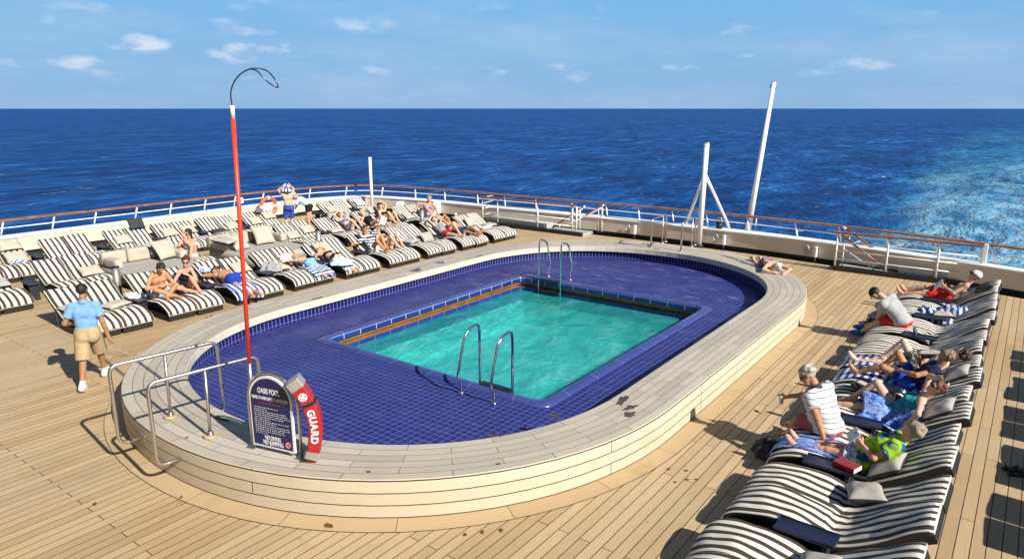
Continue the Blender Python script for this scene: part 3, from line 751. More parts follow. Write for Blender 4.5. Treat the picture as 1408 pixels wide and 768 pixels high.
def make_lounger():
    e = empty('sun_lounger', 'x', 'sun lounger', (0,0,0), 0, 'striped sun loungers set out in rows')
    link_mesh('mattress', MM[0], None, e)
    link_mesh('frame', slab_mesh(.03,1.94,-.078,.075,.30,DARKF,'frame'), None, e)
    bm = bmesh.new(); box(bm,.09,1.25,-.305,.305,.02,.15,.01); obj('base_skirt', bm, DARKF, e)
    for x in (.14,1.16):
        for y in (-.26,.26):
            bm = bmesh.new(); box(bm,x-.025,x+.025,y-.025,y+.025,.0,.16); obj('leg', bm, DARKF, e)
    bm = bmesh.new(); tube(bm,[(1.78,-.24,.60),(1.62,-.24,.02),(1.62,.24,.02),(1.78,.24,.60)],.018,6); obj('back_support', bm, SGREY, e)
    return e
PROTO = make_lounger(); _used = [False]; LOUNGERS = {}
def place_lounger(row, k, side, x, y, rz, label, group='striped sun loungers set out in rows', tilt=0.):
    if not _used[0]:
        o = PROTO; o.location = (x,y,0); o.rotation_euler = (0,0,rz); o['label'] = label; o['group'] = group; _used[0] = True
    else: o = copy_tree(PROTO, (x,y,0), rz, label, group)
    i = len(LOUNGERS)
    for c in o.children:
        if c.name.startswith('mattress'): c.data = MM[(i*7)%5]
    o.rotation_euler[2] += random.uniform(-.022,.022); o.location.x += random.uniform(-.045,.045)
    LOUNGERS[(row,k,side)] = o; return o
ORD = ['first','second','third','fourth','fifth','sixth','seventh','eighth','ninth']
PXR = [5.30+1.535*k for k in range(9)]
OCC = {('R',2,0):'striped lounger under the woman in the yellow-green top, right row',
 ('R',2,1):'striped lounger with the grey-haired man in striped polo on its foot end',
 ('R',3,0):'striped lounger under the sunglassed woman covered with a blue towel',
 ('R',4,0):'striped lounger under the boy in navy top, right row',
 ('R',4,1):'striped lounger under the sunbather in black patterned shorts, right row',
 ('R',6,0):'striped lounger with the man in grey tee on its foot end',
 ('R',8,0):'striped lounger under the shirtless man reading, right row',
 ('L',1,0):'striped lounger under the seated shirtless young man with black hair',
 ('L',1,1):'striped lounger under the seated woman in black swimsuit',
 ('L',2,0):'striped lounger under the man lying face down in royal blue trunks',
 ('L',3,1):'striped lounger under the child lying face down in pale blue trunks',
 ('L',4,0):'striped lounger under the woman lying face down in black bikini',
 ('L',5,0):'striped lounger under the woman raising a white book',
 ('L',5,1):'striped lounger under the sunglassed woman beside the book reader',
 ('L',7,0):'striped lounger under the sunbather in grey patterned top',
 ('L',7,1):'striped lounger under the sunbather in dark blue shorts, far left rows'}
for k,y0 in enumerate(PXR):
    for s,dy in ((0,.30),(1,.965)):
        lab = OCC.get(('R',k,s)) or f"striped lounger, {'nearer' if s==0 else 'farther'} one of the {ORD[k]} pair counted from the foreground, right row"
        place_lounger('R',k,s,-2.24,y0+dy,0,lab)
PXL = [5.58+1.62*k for k in range(9)]
for k,y0 in enumerate(PXL):
    for s,dy in ((0,.34),(1,.985)):
        lab = OCC.get(('L',k,s)) or f"striped lounger, {'nearer' if s==0 else 'farther'} one of the {ORD[k]} pair, left row nearest the pool"
        place_lounger('L',k,s,-14.50,y0+dy,PI,lab)
ROW2 = [(0,0,4.95,'striped lounger cut by the left photo edge, outer one, middle left row'),(0,1,5.62,'striped lounger at the left photo edge with a grey pillow, middle row'),
 (1,0,6.88,'striped lounger, nearer of the pair left of the first grey daybed'),(1,1,7.54,'striped lounger with one beige pillow, touching the first grey daybed'),
 (2,0,10.35,'striped lounger under the woman in white swimsuit between the two daybeds'),
 (3,0,13.92,'striped lounger, nearer of the pillowed pair just beyond the second grey daybed'),(3,1,14.6,'striped lounger, farther of the pillowed pair just beyond the second grey daybed'),
 (4,0,15.5,'striped lounger with flat pillow behind the sunbather in blue bikini'),(4,1,16.18,'striped lounger under the sunbather in blue bikini with hands on her head'),
 (5,0,17.25,'striped lounger under the fair-haired sunbather lying behind the capped woman'),(5,1,17.95,'striped lounger under the woman in dark cap with raised arm'),
 (6,0,19.3,'striped lounger with white pillow left of the sitting woman in blue bikini top'),(6,1,19.95,'striped lounger under the blonde woman sitting upright in blue bikini top')]
for k,s,y,lab in ROW2: place_lounger('M',k,s,-18.05,y,PI,lab)
ROW3 = [(0,0,6.45),(0,1,7.12),(1,0,8.22),(1,1,8.88),(2,0,10.0),(2,1,10.66),(3,0,11.55),(3,1,12.2),(4,0,13.1),(4,1,13.76),(5,0,14.75),(5,1,15.42),(6,0,18.35),(6,1,19.0),(7,0,20.0)]
for k,s,y in ROW3:
    place_lounger('B',k,s,-21.25 if k<6 else -21.4,y,PI,f"striped lounger, {'nearer' if s==0 else 'farther'} one of the {ORD[k]} pair, back row along the bulwark" if k<7 else 'striped lounger at the far end of the back row along the bulwark')
for k in range(5):                                      # the next row to starboard, outside the frame: only its shadows show
    for s,dy in ((0,.31),(1,.955)):
        place_lounger('S',k,s,3.17,8.1+1.6*k+dy,PI,f"striped lounger, {'nearer' if s==0 else 'farther'} one of {ORD[k]} pair, row outside the right edge",'loungers of the row beyond the right edge')

def on_lounger(key, lx, ly=0., up=0.):
    o = LOUNGERS[key]; rz = 0. if key[0]=='R' else PI
    lx += .05 if key[0]=='R' else .02
    c = V(lx, ly, zs(lx)+up); return Matrix.Translation(o.location) @ Matrix.Rotation(o.rotation_euler[2],4,'Z') @ c

# ---------------------------------------------------------------- pillows
def pillow_mesh(w,h,t,seed):
    bm = bmesh.new(); n = 13; r = random.Random(seed); top = []; bot = []
    for i in range(n):
        a = []; b = []
        for j in range(n):
            u = -1+2*i/(n-1); v = -1+2*j/(n-1)
            pinch = 1-.07*(1-abs(u)**2)*(abs(v)) ; pinch2 = 1-.07*(1-abs(v)**2)*(abs(u))
            x = u*w/2*pinch2; y = v*h/2*pinch
            z = t/2*((1-u**4)*(1-v**4))**.55*(1+.10*math.sin(5*u+seed)*math.cos(4*v))
            a.append(bm.verts.new((x,y,z+.006))); b.append(bm.verts.new((x,y,-z-.006)))
        top.append(a); bot.append(b)
    for i in range(n-1):
        for j in range(n-1):
            f = bm.faces.new((top[i][j],top[i+1][j],top[i+1][j+1],top[i][j+1])); f.smooth = True
            f = bm.faces.new((bot[i][j],bot[i][j+1],bot[i+1][j+1],bot[i+1][j])); f.smooth = True; f.material_index = 1
    loop = [(i,0) for i in range(n)]+[(n-1,j) for j in range(1,n)]+[(i,n-1) for i in range(n-2,-1,-1)]+[(0,j) for j in range(n-2,0,-1)]
    for a,b in zip(loop, loop[1:]+loop[:1]):
        f = bm.faces.new((top[a[0]][a[1]],bot[a[0]][a[1]],bot[b[0]][b[1]],top[b[0]][b[1]])); f.material_index = 1
    bmesh.ops.recalc_face_normals(bm, faces=bm.faces)
    me = bpy.data.meshes.new('pillow'); bm.to_mesh(me); bm.free(); return me
PM = {}
def pillow(label, p, rx=0., ry=0., rz=0., w=.50, h=.38, t=.13, top=BEIGE, back=DGREY):
    key = (w,h,t,top.name,back.name,random.randint(0,1))
    if key not in PM:
        me = pillow_mesh(w,h,t,len(PM)); me.materials.append(top); me.materials.append(back); PM[key] = me
    o = link_mesh('pillow', PM[key]); o.location = p
    o.rotation_mode = 'QUATERNION'
    o.rotation_quaternion = Quaternion((0,0,1),rz) @ Quaternion((0,1,0),ry) @ Quaternion((1,0,0),rx)
    return tag(o, label, 'pillow', 'canvas pillows on the loungers')
def rest_pillow(key, label, lx=1.45, ly=0., tilt=None, top=BEIGE, spin=0., rx=0., **kw):
    """a pillow lying against the back of a lounger"""
    a = slope(lx) if tilt is None else tilt
    up = .075+.10*abs(math.sin(a-slope(lx)))
    p = on_lounger(key, lx-math.sin(a)*.07, ly, .0) + V(0,0,up/max(.6,math.cos(a))*.95)
    q = LOUNGERS[key].rotation_euler[2]
    o = pillow(label, p, rx, -a, q, .38 if 'w' not in kw else kw.pop('w'), .50 if 'h' not in kw else kw.pop('h'), top=top, **kw)
    o.rotation_quaternion = Quaternion((0,0,1),q) @ Quaternion((0,1,0),-a) @ Quaternion((0,0,1),spin) @ Quaternion((1,0,0),rx)
    return o
rest_pillow(('R',0,1),'grey pillow lying on the front lounger, cut by the bottom photo edge',1.17,-.08,.12,GREYC,.25,rx=-.12)
rest_pillow(('R',1,1),'plump grey pillow on a bare foreground lounger of the right row',1.20,.02,.15,GREYC,.30,rx=-.15,t=.16)
rest_pillow(('R',2,0),'black-backed pillow behind the yellow-green top, resting flat on the lounger',1.33,-.12,.55,GREYC)
rest_pillow(('R',2,1),'grey pillow standing beyond the blonde head of the yellow-green woman',1.38,-.05,.75,GREYC)
rest_pillow(('R',3,0),'grey pillow behind the shoulder of the woman under the blue towel',1.62,.0,None,GREYC)
rest_pillow(('R',3,1),'grey pillow on edge near the foot of the empty lounger behind the blue towel',.62,.0,-.35,GREYC,.2,rx=-.5)
rest_pillow(('R',4,0),'grey pillow wedged behind the back of the boy in navy',1.66,-.05,None,GREYC)
rest_pillow(('R',5,0),'grey pillow tilted on an empty right lounger just beyond the boy',1.20,.0,.10,GREYC,.25,rx=-.25)
rest_pillow(('R',7,0),'beige pillow lying on the crumpled blue towels, right row',1.05,-.02,.08,BEIGE,.2,rx=-.1)
rest_pillow(('R',8,0),'dark grey pillow behind the head of the reading shirtless man',1.72,.0,None,DGREY)
rest_pillow(('R',8,1),'beige pillow on the last lounger of the right row',.95,.0,.05,BEIGE,.5)
rest_pillow(('L',0,0),'grey pillow on the lounger behind the walking man',1.25,.05,.2,GREYC,.2)
rest_pillow(('L',0,1),'flat beige pillow right of the walking man',1.12,-.05,.05,BEIGE,.3,h=.55)
rest_pillow(('L',2,1),'beige pillow on the lounger behind the red pole',1.50,-.05)
rest_pillow(('L',3,0),'beige pillow beside the grey patterned towel',1.22,-.05,.25,BEIGE)
rest_pillow(('L',4,0),'beige pillow behind the head of the black bikini sunbather',1.62,-.12)
rest_pillow(('L',6,1),'grey pillow standing on the lounger left of the grey patterned top',1.17,-.12,.75,GREYC)
rest_pillow(('L',6,0),'dark grey flat pillow left of the standing grey pillow',1.15,-.1,.08,GREYC,.2)
rest_pillow(('L',8,0),'beige pillow on the last lounger pair of the front left row',1.45,-.05,.85)
rest_pillow(('L',8,1),'dark flat pillow at the hinge of the last front row lounger',1.16,-.15,.05,GREYC)
rest_pillow(('M',0,1),'grey pillow on the lounger at the left photo edge',1.32,-.05,.35,GREYC)
rest_pillow(('M',1,1),'beige pillow beside the first grey daybed, on a striped lounger',1.25,-.12,.45,BEIGE,h=.55)
rest_pillow(('M',3,0),'beige pillow left of the steel ash bin, beyond the second daybed',1.32,.0,.5)
rest_pillow(('M',3,1),'beige pillow right of the steel ash bin, beyond the second daybed',1.45,-.04)
rest_pillow(('M',4,0),'flat beige pillow left of the blue bikini sunbather',1.18,-.1,.2,h=.55)
rest_pillow(('M',6,0),'white pillow left of the blonde woman sitting in blue bikini top',1.30,.0,.5)
rest_pillow(('M',5,1),'beige pillow behind the woman in the dark cap',1.85,.0)
rest_pillow(('B',0,0),'beige pillow on the back row lounger at the left photo edge',1.5,.0)
rest_pillow(('B',0,1),'upper beige pillow of two on the second back row lounger',1.78,.0,h=.56,w=.46)
rest_pillow(('B',0,0),'lower pillow on the back row lounger at the left photo edge',1.18,.0,.3)
rest_pillow(('B',0,1),'lower beige pillow of two on the second back row lounger',1.33,.0,h=.56,w=.44)
rest_pillow(('B',2,0),'beige pillow left of the black pillow, back row',1.42,-.05,h=.52)
rest_pillow(('B',2,1),'black pillow propped on a back row lounger behind the first daybed',1.85,-.05,1.0,DGREY)
rest_pillow(('B',3,0),'beige pillow on the back row left of the woman in white',1.45,-.05,h=.52)
rest_pillow(('B',3,1),'beige pillow on the back row behind the woman in white',1.45,-.03,h=.52)
rest_pillow(('B',4,1),'beige pillow on the back row behind the second daybed',1.35,-.05)
rest_pillow(('B',4,0),'black pillow on the back row behind the second daybed',1.12,-.1,.1,DGREY,h=.6)
rest_pillow(('B',5,0),'beige pillow on the lounger just below the lifebuoy',1.42,-.05)
rest_pillow(('B',5,1),'beige pillow beside the grey cap, left of the standing man',1.58,-.02)
rest_pillow(('B',6,0),'beige pillow on the back row right of the bending woman',1.42,-.02)
rest_pillow(('B',7,0),'white pillow near the slim light post',1.55,.0,top=mat('white_canvas',(.68,.66,.62),.85))

# ---------------------------------------------------------------- tray tables
def tray_table():
    e = empty('tray_table','x','tray table',(0,0,0),0,'dark tray tables between the loungers')
    bm = bmesh.new(); box(bm,-.29,.29,-.13,.13,.40,.425,.01); box(bm,-.29,.29,-.13,-.12,.425,.44); box(bm,-.29,.29,.12,.13,.425,.44); obj('tray_top', bm, NAVY, e)
    for x in (-.2,.2):
        bm = bmesh.new(); box(bm,x-.02,x+.02,-.10,.10,.0,.399); obj('leg', bm, BLACK, e)
    return e
TT = tray_table(); _t = [False]
def tray(label, x, y, rz=0., dz=0.):
    global TT
    if not _t[0]: o = TT; o['label'] = label; _t[0] = True
    else: o = copy_tree(TT, label=label)
    o.location = (x,y,dz); o.rotation_euler = (0,0,rz+random.uniform(-.05,.05)); return o
tray('dark navy tray between the two foreground lounger pairs, right row', -1.33, 6.69,0)
tray('navy tray with the red striped book on it', -1.45, 8.23,0,.02)
tray('navy tray between the sunglassed woman and the man in striped polo', -1.45, 9.76)
tray('navy tray beside the hip of the boy in navy', -1.45, 11.30)
tray('navy tray carrying a clear plastic cup, behind the man in grey tee', -1.30, 14.36)
tray('navy tray beside the crumpled blue striped towels', -1.30, 15.90)
tray('navy tray beside the legs of the reading shirtless man', -1.35, 17.43)
tray('navy tray at the foot of the right stair gate', -1.05, 19.02)
for k,lab in ((1,'dark tray with white towel left of the shirtless young man'),(2,'dark tray between the woman in black and the man in blue trunks'),(3,'dark tray left of the grey patterned towel'),(4,'dark tray with water bottle between the two prone sunbathers'),(5,'dark tray beside the woman raising a book'),(6,'dark tray right of the knees of the two sunglassed women'),(7,'dark tray left of the grey patterned top sunbather'),(8,'dark tray left of the last front row pair')):
    tray(lab, -15.55, PXL[k]-.155)
for x,y,lab in ((-19.15,6.25,'dark tray right of the grey pillow at the left photo edge'),(-19.3,9.83,'dark tray just left of the woman in white'),(-19.2,15.05,'dark tray behind the second steel ash bin'),(-19.2,16.72,'dark tray between the blue bikini and fair-haired sunbathers'),(-19.2,18.62,'dark tray right of the dark cap woman')):
    tray(lab, x, y)
for x,y,lab in ((-22.6,7.66,'dark tray left of the first bare striped pair, back row'),(-22.55,9.42,'dark tray right of the first bare striped pair, back row'),(-22.6,11.1,'dark tray right of the black pillow, back row'),(-22.6,12.65,'dark tray behind the woman in white, back row'),(-22.6,14.25,'dark tray behind the second daybed, back row'),(-22.7,17.75,'dark tray right of the bending woman'),(-22.7,19.5,'dark tray beside the slim light post')):
    tray(lab, x, y)

# ---------------------------------------------------------------- daybeds and ash bins
def soft_box(bm, x0,x1,y0,y1,z0,z1,r=.075):
    vs = box(bm,x0,x1,y0,y1,z0,z1)
    es = list(set(e for v in vs for e in v.link_edges))
    g = bmesh.ops.bevel(bm, geom=es, offset=r, segments=6, affect='EDGES', profile=.55)
    for f in bm.faces: f.smooth = True
def daybed(label, x, y, w, d):
    e = empty('daybed', label, 'daybed', (x,y,0), PI, 'grey upholstered daybeds')
    prof = rrect(0,d,-w/2,w/2,.30)
    bm = bmesh.new(); a = [bm.verts.new((p[0],p[1],.16)) for p in prof]; b = [bm.verts.new((p[0],p[1],.40)) for p in prof]
    c = np.array(prof); cen = c.mean(0); ins = cen+(c-cen)*.95; t = [bm.verts.new((p[0],p[1],.435)) for p in ins]
    n = len(a)
    for k in range(n):
        k2 = (k+1)%n; bm.faces.new((a[k],a[k2],b[k2],b[k])).smooth = True; bm.faces.new((b[k],b[k2],t[k2],t[k])).smooth = True
    bm.faces.new(t); bm.faces.new(a[::-1]); obj('cushion', bm, GREYC, e)
    bm = bmesh.new(); box(bm,.15,d-.05,-w/2+.12,w/2-.12,.0,.158,.02); obj('base', bm, DARKF, e)
    for s in (-1,0,1):
        bm = bmesh.new(); soft_box(bm, d-.30,d-.02, s*w/3-w/6+.01, s*w/3+w/6-.01, .44,.80); obj('back_cushion', bm, BEIGE, e)
    bm = bmesh.new(); soft_box(bm, d-1.0,d-.32,-w/2+.0,-w/2+.22,.44,.68); obj('side_bolster', bm, BEIGE, e)
    bm = bmesh.new(); soft_box(bm, d-1.0,d-.32,w/2-.22,w/2,.44,.70); obj('side_bolster', bm, BEIGE, e)
    return e
daybed('grey daybed with beige bolsters behind the shirtless young man and woman in black', -17.45, 9.02, 1.95, 2.25)
daybed('grey daybed with beige bolsters behind the red pole', -17.25, 12.15, 2.2, 2.4)
pillow('large beige pillow standing on the first grey daybed', (-19.1,9.55,.72), 0, .9, .25, .62,.62,.16)
pillow('grey pillow lying behind the large beige pillow, first daybed', (-19.5,9.5,.70), 0, .5, .1, .5,.5,.14, GREYC)
pillow('dark round-edged pillow on the near side of the second daybed', (-18.6,11.05,.78), .0, .15, .4, .62,.42,.16, GREYC)
pillow('beige pillow standing left on the second daybed', (-18.7,11.55,.66), 0, .75, .2, .6,.55,.15)
pillow('large beige pillow leaning right on the second daybed', (-18.9,12.55,.72), 0, .9, -.15, .65,.62,.15)
def ash_bin(label, x, y):
    e = empty('ash_bin', label, 'ash bin', (x,y,0), 0, 'steel cylinder ash bins')
    bm = bmesh.new(); cyl(bm,(0,0,.02),.085,.86,20); obj('cylinder', bm, mat('bin_steel',(.33,.31,.28),.5,.7), e)
    bm = bmesh.new(); cyl(bm,(0,0,.88),.09,.03,20); cyl(bm,(0,0,.0),.10,.02,20); obj('rim', bm, BLACK, e)
ash_bin('steel cylinder ash bin in front of the first grey daybed', -17.0, 7.3)
ash_bin('steel cylinder ash bin at the corner of the second grey daybed', -17.35, 13.42)
ash_bin('steel cylinder ash bin beside the blonde woman in blue bikini top', -18.0, 18.65)

# ---------------------------------------------------------------- towels and small belongings
TOWELBW = stripe_mat('blue_white_towel', 0, .11, (.62,.66,.72), (.03,.07,.30), duty=.5, wob=.045)
TOWELBL = blotch_mat('blue_batik', [(.02,.05,.28),(.05,.14,.48),(.30,.42,.70),(.04,.10,.40)], 7., 3)
TOWELLB = blotch_mat('pale_blue_towel', [(.25,.50,.68),(.45,.68,.78),(.62,.76,.80)], 6.)
TOWELGP = blotch_mat('grey_patterned_cloth', [(.06,.065,.07),(.45,.45,.44),(.10,.10,.11),(.5,.5,.49)], 26., 2)
TOWELWB = blotch_mat('white_blue_print', [(.70,.72,.74),(.68,.70,.74),(.05,.09,.30),(.70,.72,.75)], 16., 1)
def lay_towel(label, key, x0, x1, y0, y1, m, amp=.012, seed=0, group=None):
    r = random.Random(seed); ph = [r.uniform(0,6) for _ in range(6)]
    nx = max(8,int((x1-x0)/.04)); ny = max(6,int((y1-y0)/.04)); P = []
    for i in range(nx+1):
        row = []
        for j in range(ny+1):
            x = x0+(x1-x0)*i/nx; y = y0+(y1-y0)*j/ny
            xx = x+.02*math.sin(9*y+ph[0]); yy = y+.02*math.sin(8*x+ph[1])
            z = zs(min(max(xx,0),1.98))+.022+amp*(1+math.sin(14*x+9*y+ph[2])*.6+math.sin(23*y-8*x+ph[3])*.4)
            if xx < .03: z -= (0.03-xx)*1.5
            if abs(yy) > .32: z -= (abs(yy)-.32)*1.4
            row.append((xx,yy,z))
        P.append(row)
    bm = bmesh.new(); grid_sheet(bm, P, .010)
    o = obj('towel', bm, m); L = LOUNGERS[key]; o.location = L.location; o.rotation_euler = L.rotation_euler
    return tag(o, label, 'towel', group)
def heap(label, p, rx, ry, h, m, rz=0., seed=0, name='towel', cat='towel', tag_it=True):
    r = np.random.default_rng(seed); ph = r.uniform(0,6,8); n = 26; P = []
    for i in range(n):
        row = []
        for j in range(n):
            u = -1+2*i/(n-1); v = -1+2*j/(n-1); q = max(abs(u),abs(v)); rr = math.hypot(u,v) or 1
            k = q/rr; x = u*k; y = v*k; d = math.hypot(x,y)
            f = .5+.25*math.sin(9*x+5*y+ph[0])+.2*math.sin(6*y-8*x+ph[1])+.15*math.sin(15*x+ph[2])*math.sin(13*y+ph[3])
            z = h*max(0,(1-d**2.4))**.7*(.45+.65*f)+.012
            w = 1+.10*math.sin(5*math.atan2(y,x)+ph[4])+.06*math.sin(9*math.atan2(y,x)+ph[5])
            row.append((x*rx*w,y*ry*w,z))
        P.append(row)
    bm = bmesh.new(); grid_sheet(bm, P, .010)
    o = obj(name, bm, m); o.location = p; o.rotation_euler = (0,0,rz)
    return tag(o, label, cat)
lay_towel('blue and white striped towel under the man in royal blue trunks', ('L',2,0), -.02, 1.05, -.30,.32, stripe_mat('royal_stripe_towel',1,.13,(.62,.66,.74),(.02,.07,.42),.45,wob=.05), seed=1)
lay_towel('blue striped towel under the child in pale blue trunks', ('L',3,1), .02, .9, -.32,.30, TOWELBW, seed=2)
lay_towel('navy striped towel under the black bikini sunbather', ('L',4,0), .05, .75, .0,.34, TOWELBW, seed=3)
lay_towel('royal blue towel under the legs of the yellow-green top woman', ('R',2,0), -.03,1.0,-.16,.36, TOWELBL, seed=4)
lay_towel('blue striped towel under the tanned legs of the boy', ('R',4,0), .02,1.6,-.30,.30, TOWELBW, seed=5)
lay_towel('blue and white towel under the sunbather in black patterned shorts', ('R',4,1), .02,1.3,-.30,.30, TOWELBW, seed=6)
heap('pale blue towel draped beside the black bikini sunbather', on_lounger(('L',4,0),.30,.27,.02), .32,.20,.20, TOWELLB, .6, 3)
heap('grey patterned towel heaped at the head of a front left lounger', on_lounger(('L',3,0),1.22,.18,.02), .26,.30,.28, TOWELGP, 0, 4)
heap('crumpled blue and white striped towel behind the beige pillow, right row', on_lounger(('R',7,0),1.25,.16,.01), .40,.22,.20, TOWELBW, .2, 5)
heap('crumpled blue and white striped towel hanging in front of the beige pillow', on_lounger(('R',7,0),1.05,-.26,.0), .34,.16,.12, TOWELBW, .1, 6)
heap('crumpled blue towel beside the tray, right row far end', on_lounger(('R',7,0),.80,.10,.01), .22,.22,.12, TOWELBW, .5, 16)
heap('crumpled white towel on the tray left of the shirtless young man', (-15.75,7.05,.43), .24,.13,.10, mat('white_terry',(.66,.66,.65),.95,bump=.5), 0, 7)
heap('white folded towel at the last front left lounger', on_lounger(('L',8,1),.95,.2,.01), .22,.22,.10, mat('white_terry',(.66,.66,.65),.95,bump=.5), 0, 8)
heap('blue white cloth by the head of the man in royal blue trunks', on_lounger(('L',2,0),1.62,.18,.01), .16,.14,.12, TOWELWB, 0, 9)
heap('blue cloth hung beside the upper beige pillow, back row left', on_lounger(('B',0,1),.9,.1,.01), .3,.2,.12, TOWELBW, 0, 10)
heap('white sun hat beside the child in pale blue trunks', on_lounger(('L',3,1),1.45,.12,.01), .20,.20,.20, mat('hat_white',(.70,.66,.58),.9), 0, 11, 'sun_hat', 'hat')
heap('grey cap lying on the beige pillow left of the standing man', on_lounger(('B',5,1),1.72,.26,.1), .14,.14,.16, mat('cap_grey',(.12,.125,.14),.9), 0, 12, 'cap', 'cap')
heap('black strappy bag on the deck at the foot of the yellow-green woman', (-2.36,8.95,.0), .20,.24,.22, DGREY, .4, 13, 'bag', 'bag')
heap('black strappy bag on the deck behind the man in grey tee', (-2.28,16.1,.0), .22,.30,.20, DGREY, .2, 14, 'bag', 'bag')
def sandals(label, p, rz, m, group=None):
    e = empty('sandals', label, 'sandals', p, rz)
    for s in (-1,1):
        bm = bmesh.new(); pr = [(-.12,-.035),(-.05,-.038),(.04,-.046),(.11,-.035),(.13,0),(.11,.035),(.04,.046),(-.05,.038),(-.12,.035)]
        a = [bm.verts.new((x,s*.07+y,.001)) for x,y in pr]; b = [bm.verts.new((x,s*.07+y,.026)) for x,y in pr]
        bm.faces.new(a[::-1]); bm.faces.new(b)
        for k in range(len(a)): bm.faces.new((a[k],a[(k+1)%len(a)],b[(k+1)%len(a)],b[k]))
        sh = obj('sole', bm, m, e)
        bm = bmesh.new(); tube(bm,[(.03,s*.07-.045,.02),(.05,s*.07,.07),(.03,s*.07+.045,.02)],.012,6); tube(bm,[(-.08,s*.07-.035,.02),(-.09,s*.07,.08),(-.08,s*.07+.035,.02)],.010,6); obj('strap', bm, m, e)
    return e
sandals('black sandals standing alone on the planks at the right photo edge', (.33,10.3,0), .5, BLACK)
sandals('brown sandals on the deck in front of the shirtless young man', (-14.05,7.9,0), .3, mat('brown_leather',(.16,.07,.03),.6))
sandals('dark sandals lying on the lounger beside the dark blue shorts sunbather', on_lounger(('L',7,1),.45,.15,.012), 2.8, BLACK)
def book(label, p, rz, cover, w=.15, h=.22, t=.035, tilt=(0,0), page=mat('paper',(.72,.72,.70),.8)):
    e = empty('book', label, 'book', p, rz); e.rotation_euler = (tilt[0],tilt[1],rz)
    bm = bmesh.new(); box(bm,-w/2+.004,w/2-.004,-h/2+.004,h/2-.004,.003,t-.003); obj('pages', bm, page, e)
    bm = bmesh.new(); box(bm,-w/2,w/2,-h/2,h/2,0,.003); box(bm,-w/2,w/2,-h/2,h/2,t-.003,t); box(bm,-w/2,-w/2+.003,-h/2,h/2,.003,t-.003); obj('cover', bm, cover, e)
    return e
book('thick book with red and black cover on the navy tray, right row', (-1.28,8.25,.452), 1.25, stripe_mat('red_black_cover',0,.07,(.45,.02,.03),(.05,.05,.05),.5), .18,.26,.06)
def cup(label, p, h=.13, r=.035, m=None):
    bm = bmesh.new(); n = 16
    prof = [(r*.75,0),(r,h),(r*.92,h),(r*.70,.006)]
    rings = [[bm.verts.new((q*math.cos(2*PI*k/n),q*math.sin(2*PI*k/n),z)) for k in range(n)] for q,z in prof]
    for a,b in zip(rings,rings[1:]):
        for k in range(n): bm.faces.new((a[k],a[(k+1)%n],b[(k+1)%n],b[k])).smooth = True
    bm.faces.new(rings[0][::-1]); bm.faces.new(rings[-1])
    o = obj('cup', bm, m); o.location = p; return tag(o, label, 'cup')
CLEAR = mat('clear_plastic', (.75,.78,.78), .15, var=.02, Transmission_Weight=.75)
cup('clear plastic cup on the navy tray behind the man in grey tee', (-1.38,14.36,.427), .16,.045, CLEAR)
cup('clear plastic cup on the dark tray left of the woman in white', (-19.25,9.83,.427), .16,.045, CLEAR)
bt = empty('water_bottle','clear water bottle with blue cap on tray between prone sunbathers','bottle',(-15.55,PXL[4]-.155,.427))
bm = bmesh.new(); cyl(bm,(0,0,0),.035,.17,14); cyl(bm,(0,0,.17),.035,.05,14,.014); obj('body', bm, CLEAR, bt)
bm = bmesh.new(); cyl(bm,(0,0,.22),.016,.025,12); obj('cap', bm, mat('cap_blue',(.02,.12,.45),.5), bt)
cup('white paper cup standing near the far bulwark corner loungers', (-17.7,20.2,.43),.16,.045,mat('paper',(.72,.72,.70),.8))
tray('dark tray with a paper cup at the end of the middle left row', -17.7, 20.2)

# leaf scraps on deck and coping
def scrap(label, x, y, z, s, seed, group=None):
    bm = bmesh.new(); r = random.Random(seed); n = 9; top = []
    for k in range(n):
        a = 2*PI*k/n; q = .62*s*(.5+.6*r.random()); top.append((q*math.cos(a), q*.6*math.sin(a), .006+.012*r.random()))
    a = [bm.verts.new(p) for p in top]; b = [bm.verts.new((p[0]*.95,p[1]*.95,.001)) for p in top]
    bm.faces.new(a); bm.faces.new(b[::-1])
    for k in range(n): bm.faces.new((a[k],a[(k+1)%n],b[(k+1)%n],b[k]))
    o = obj('dry_leaf', bm, RUST); o.location = (x,y,z); o.rotation_euler = (0,0,r.uniform(0,6)); return tag(o, label, 'leaf', group)
scrap('brown leaf scrap lying alone on the deck planks at lower left', -8.30,2.98,0,.07,1)
scrap('dark leaf scrap on the margin plank below the near handrails', -7.62,3.66,.006,.04,2)
scrap('dark leaf scrap on the deck at the corner foot of the coping', -5.75,4.32,.006,.11,3)
for i,(x,y) in enumerate(((-3.25,7.75),(-3.05,7.85),(-2.95,7.65),(-3.05,7.5),(-2.86,7.72))): scrap('small brown leaf scraps scattered by the right foot of the coping', x,y,.002,.045,10+i,'leaf scraps by the coping foot')
for i,(x,y) in enumerate(((-4.3,5.25),(-4.42,5.1),(-4.15,5.4))): scrap('small brown leaf scraps on the margin plank at the near coping bend', x,y,.008,.05,20+i,'leaf scraps on the margin plank')
scrap('dark brown leaf scrap alone on the deck between coping and right loungers', -2.9,10.2,.002,.08,30)
for i,(x,y,lab) in enumerate(((-5.62,4.83,'dark leaf scrap on the coping right of the rescue tube'),(-4.55,5.85,'dark leaf scrap on the coping near its right bend'),(-8.1,4.05,'dark leaf scrap on the coping between the near handrails'))): scrap(lab,x,y,CZ+.001,.05,40+i)
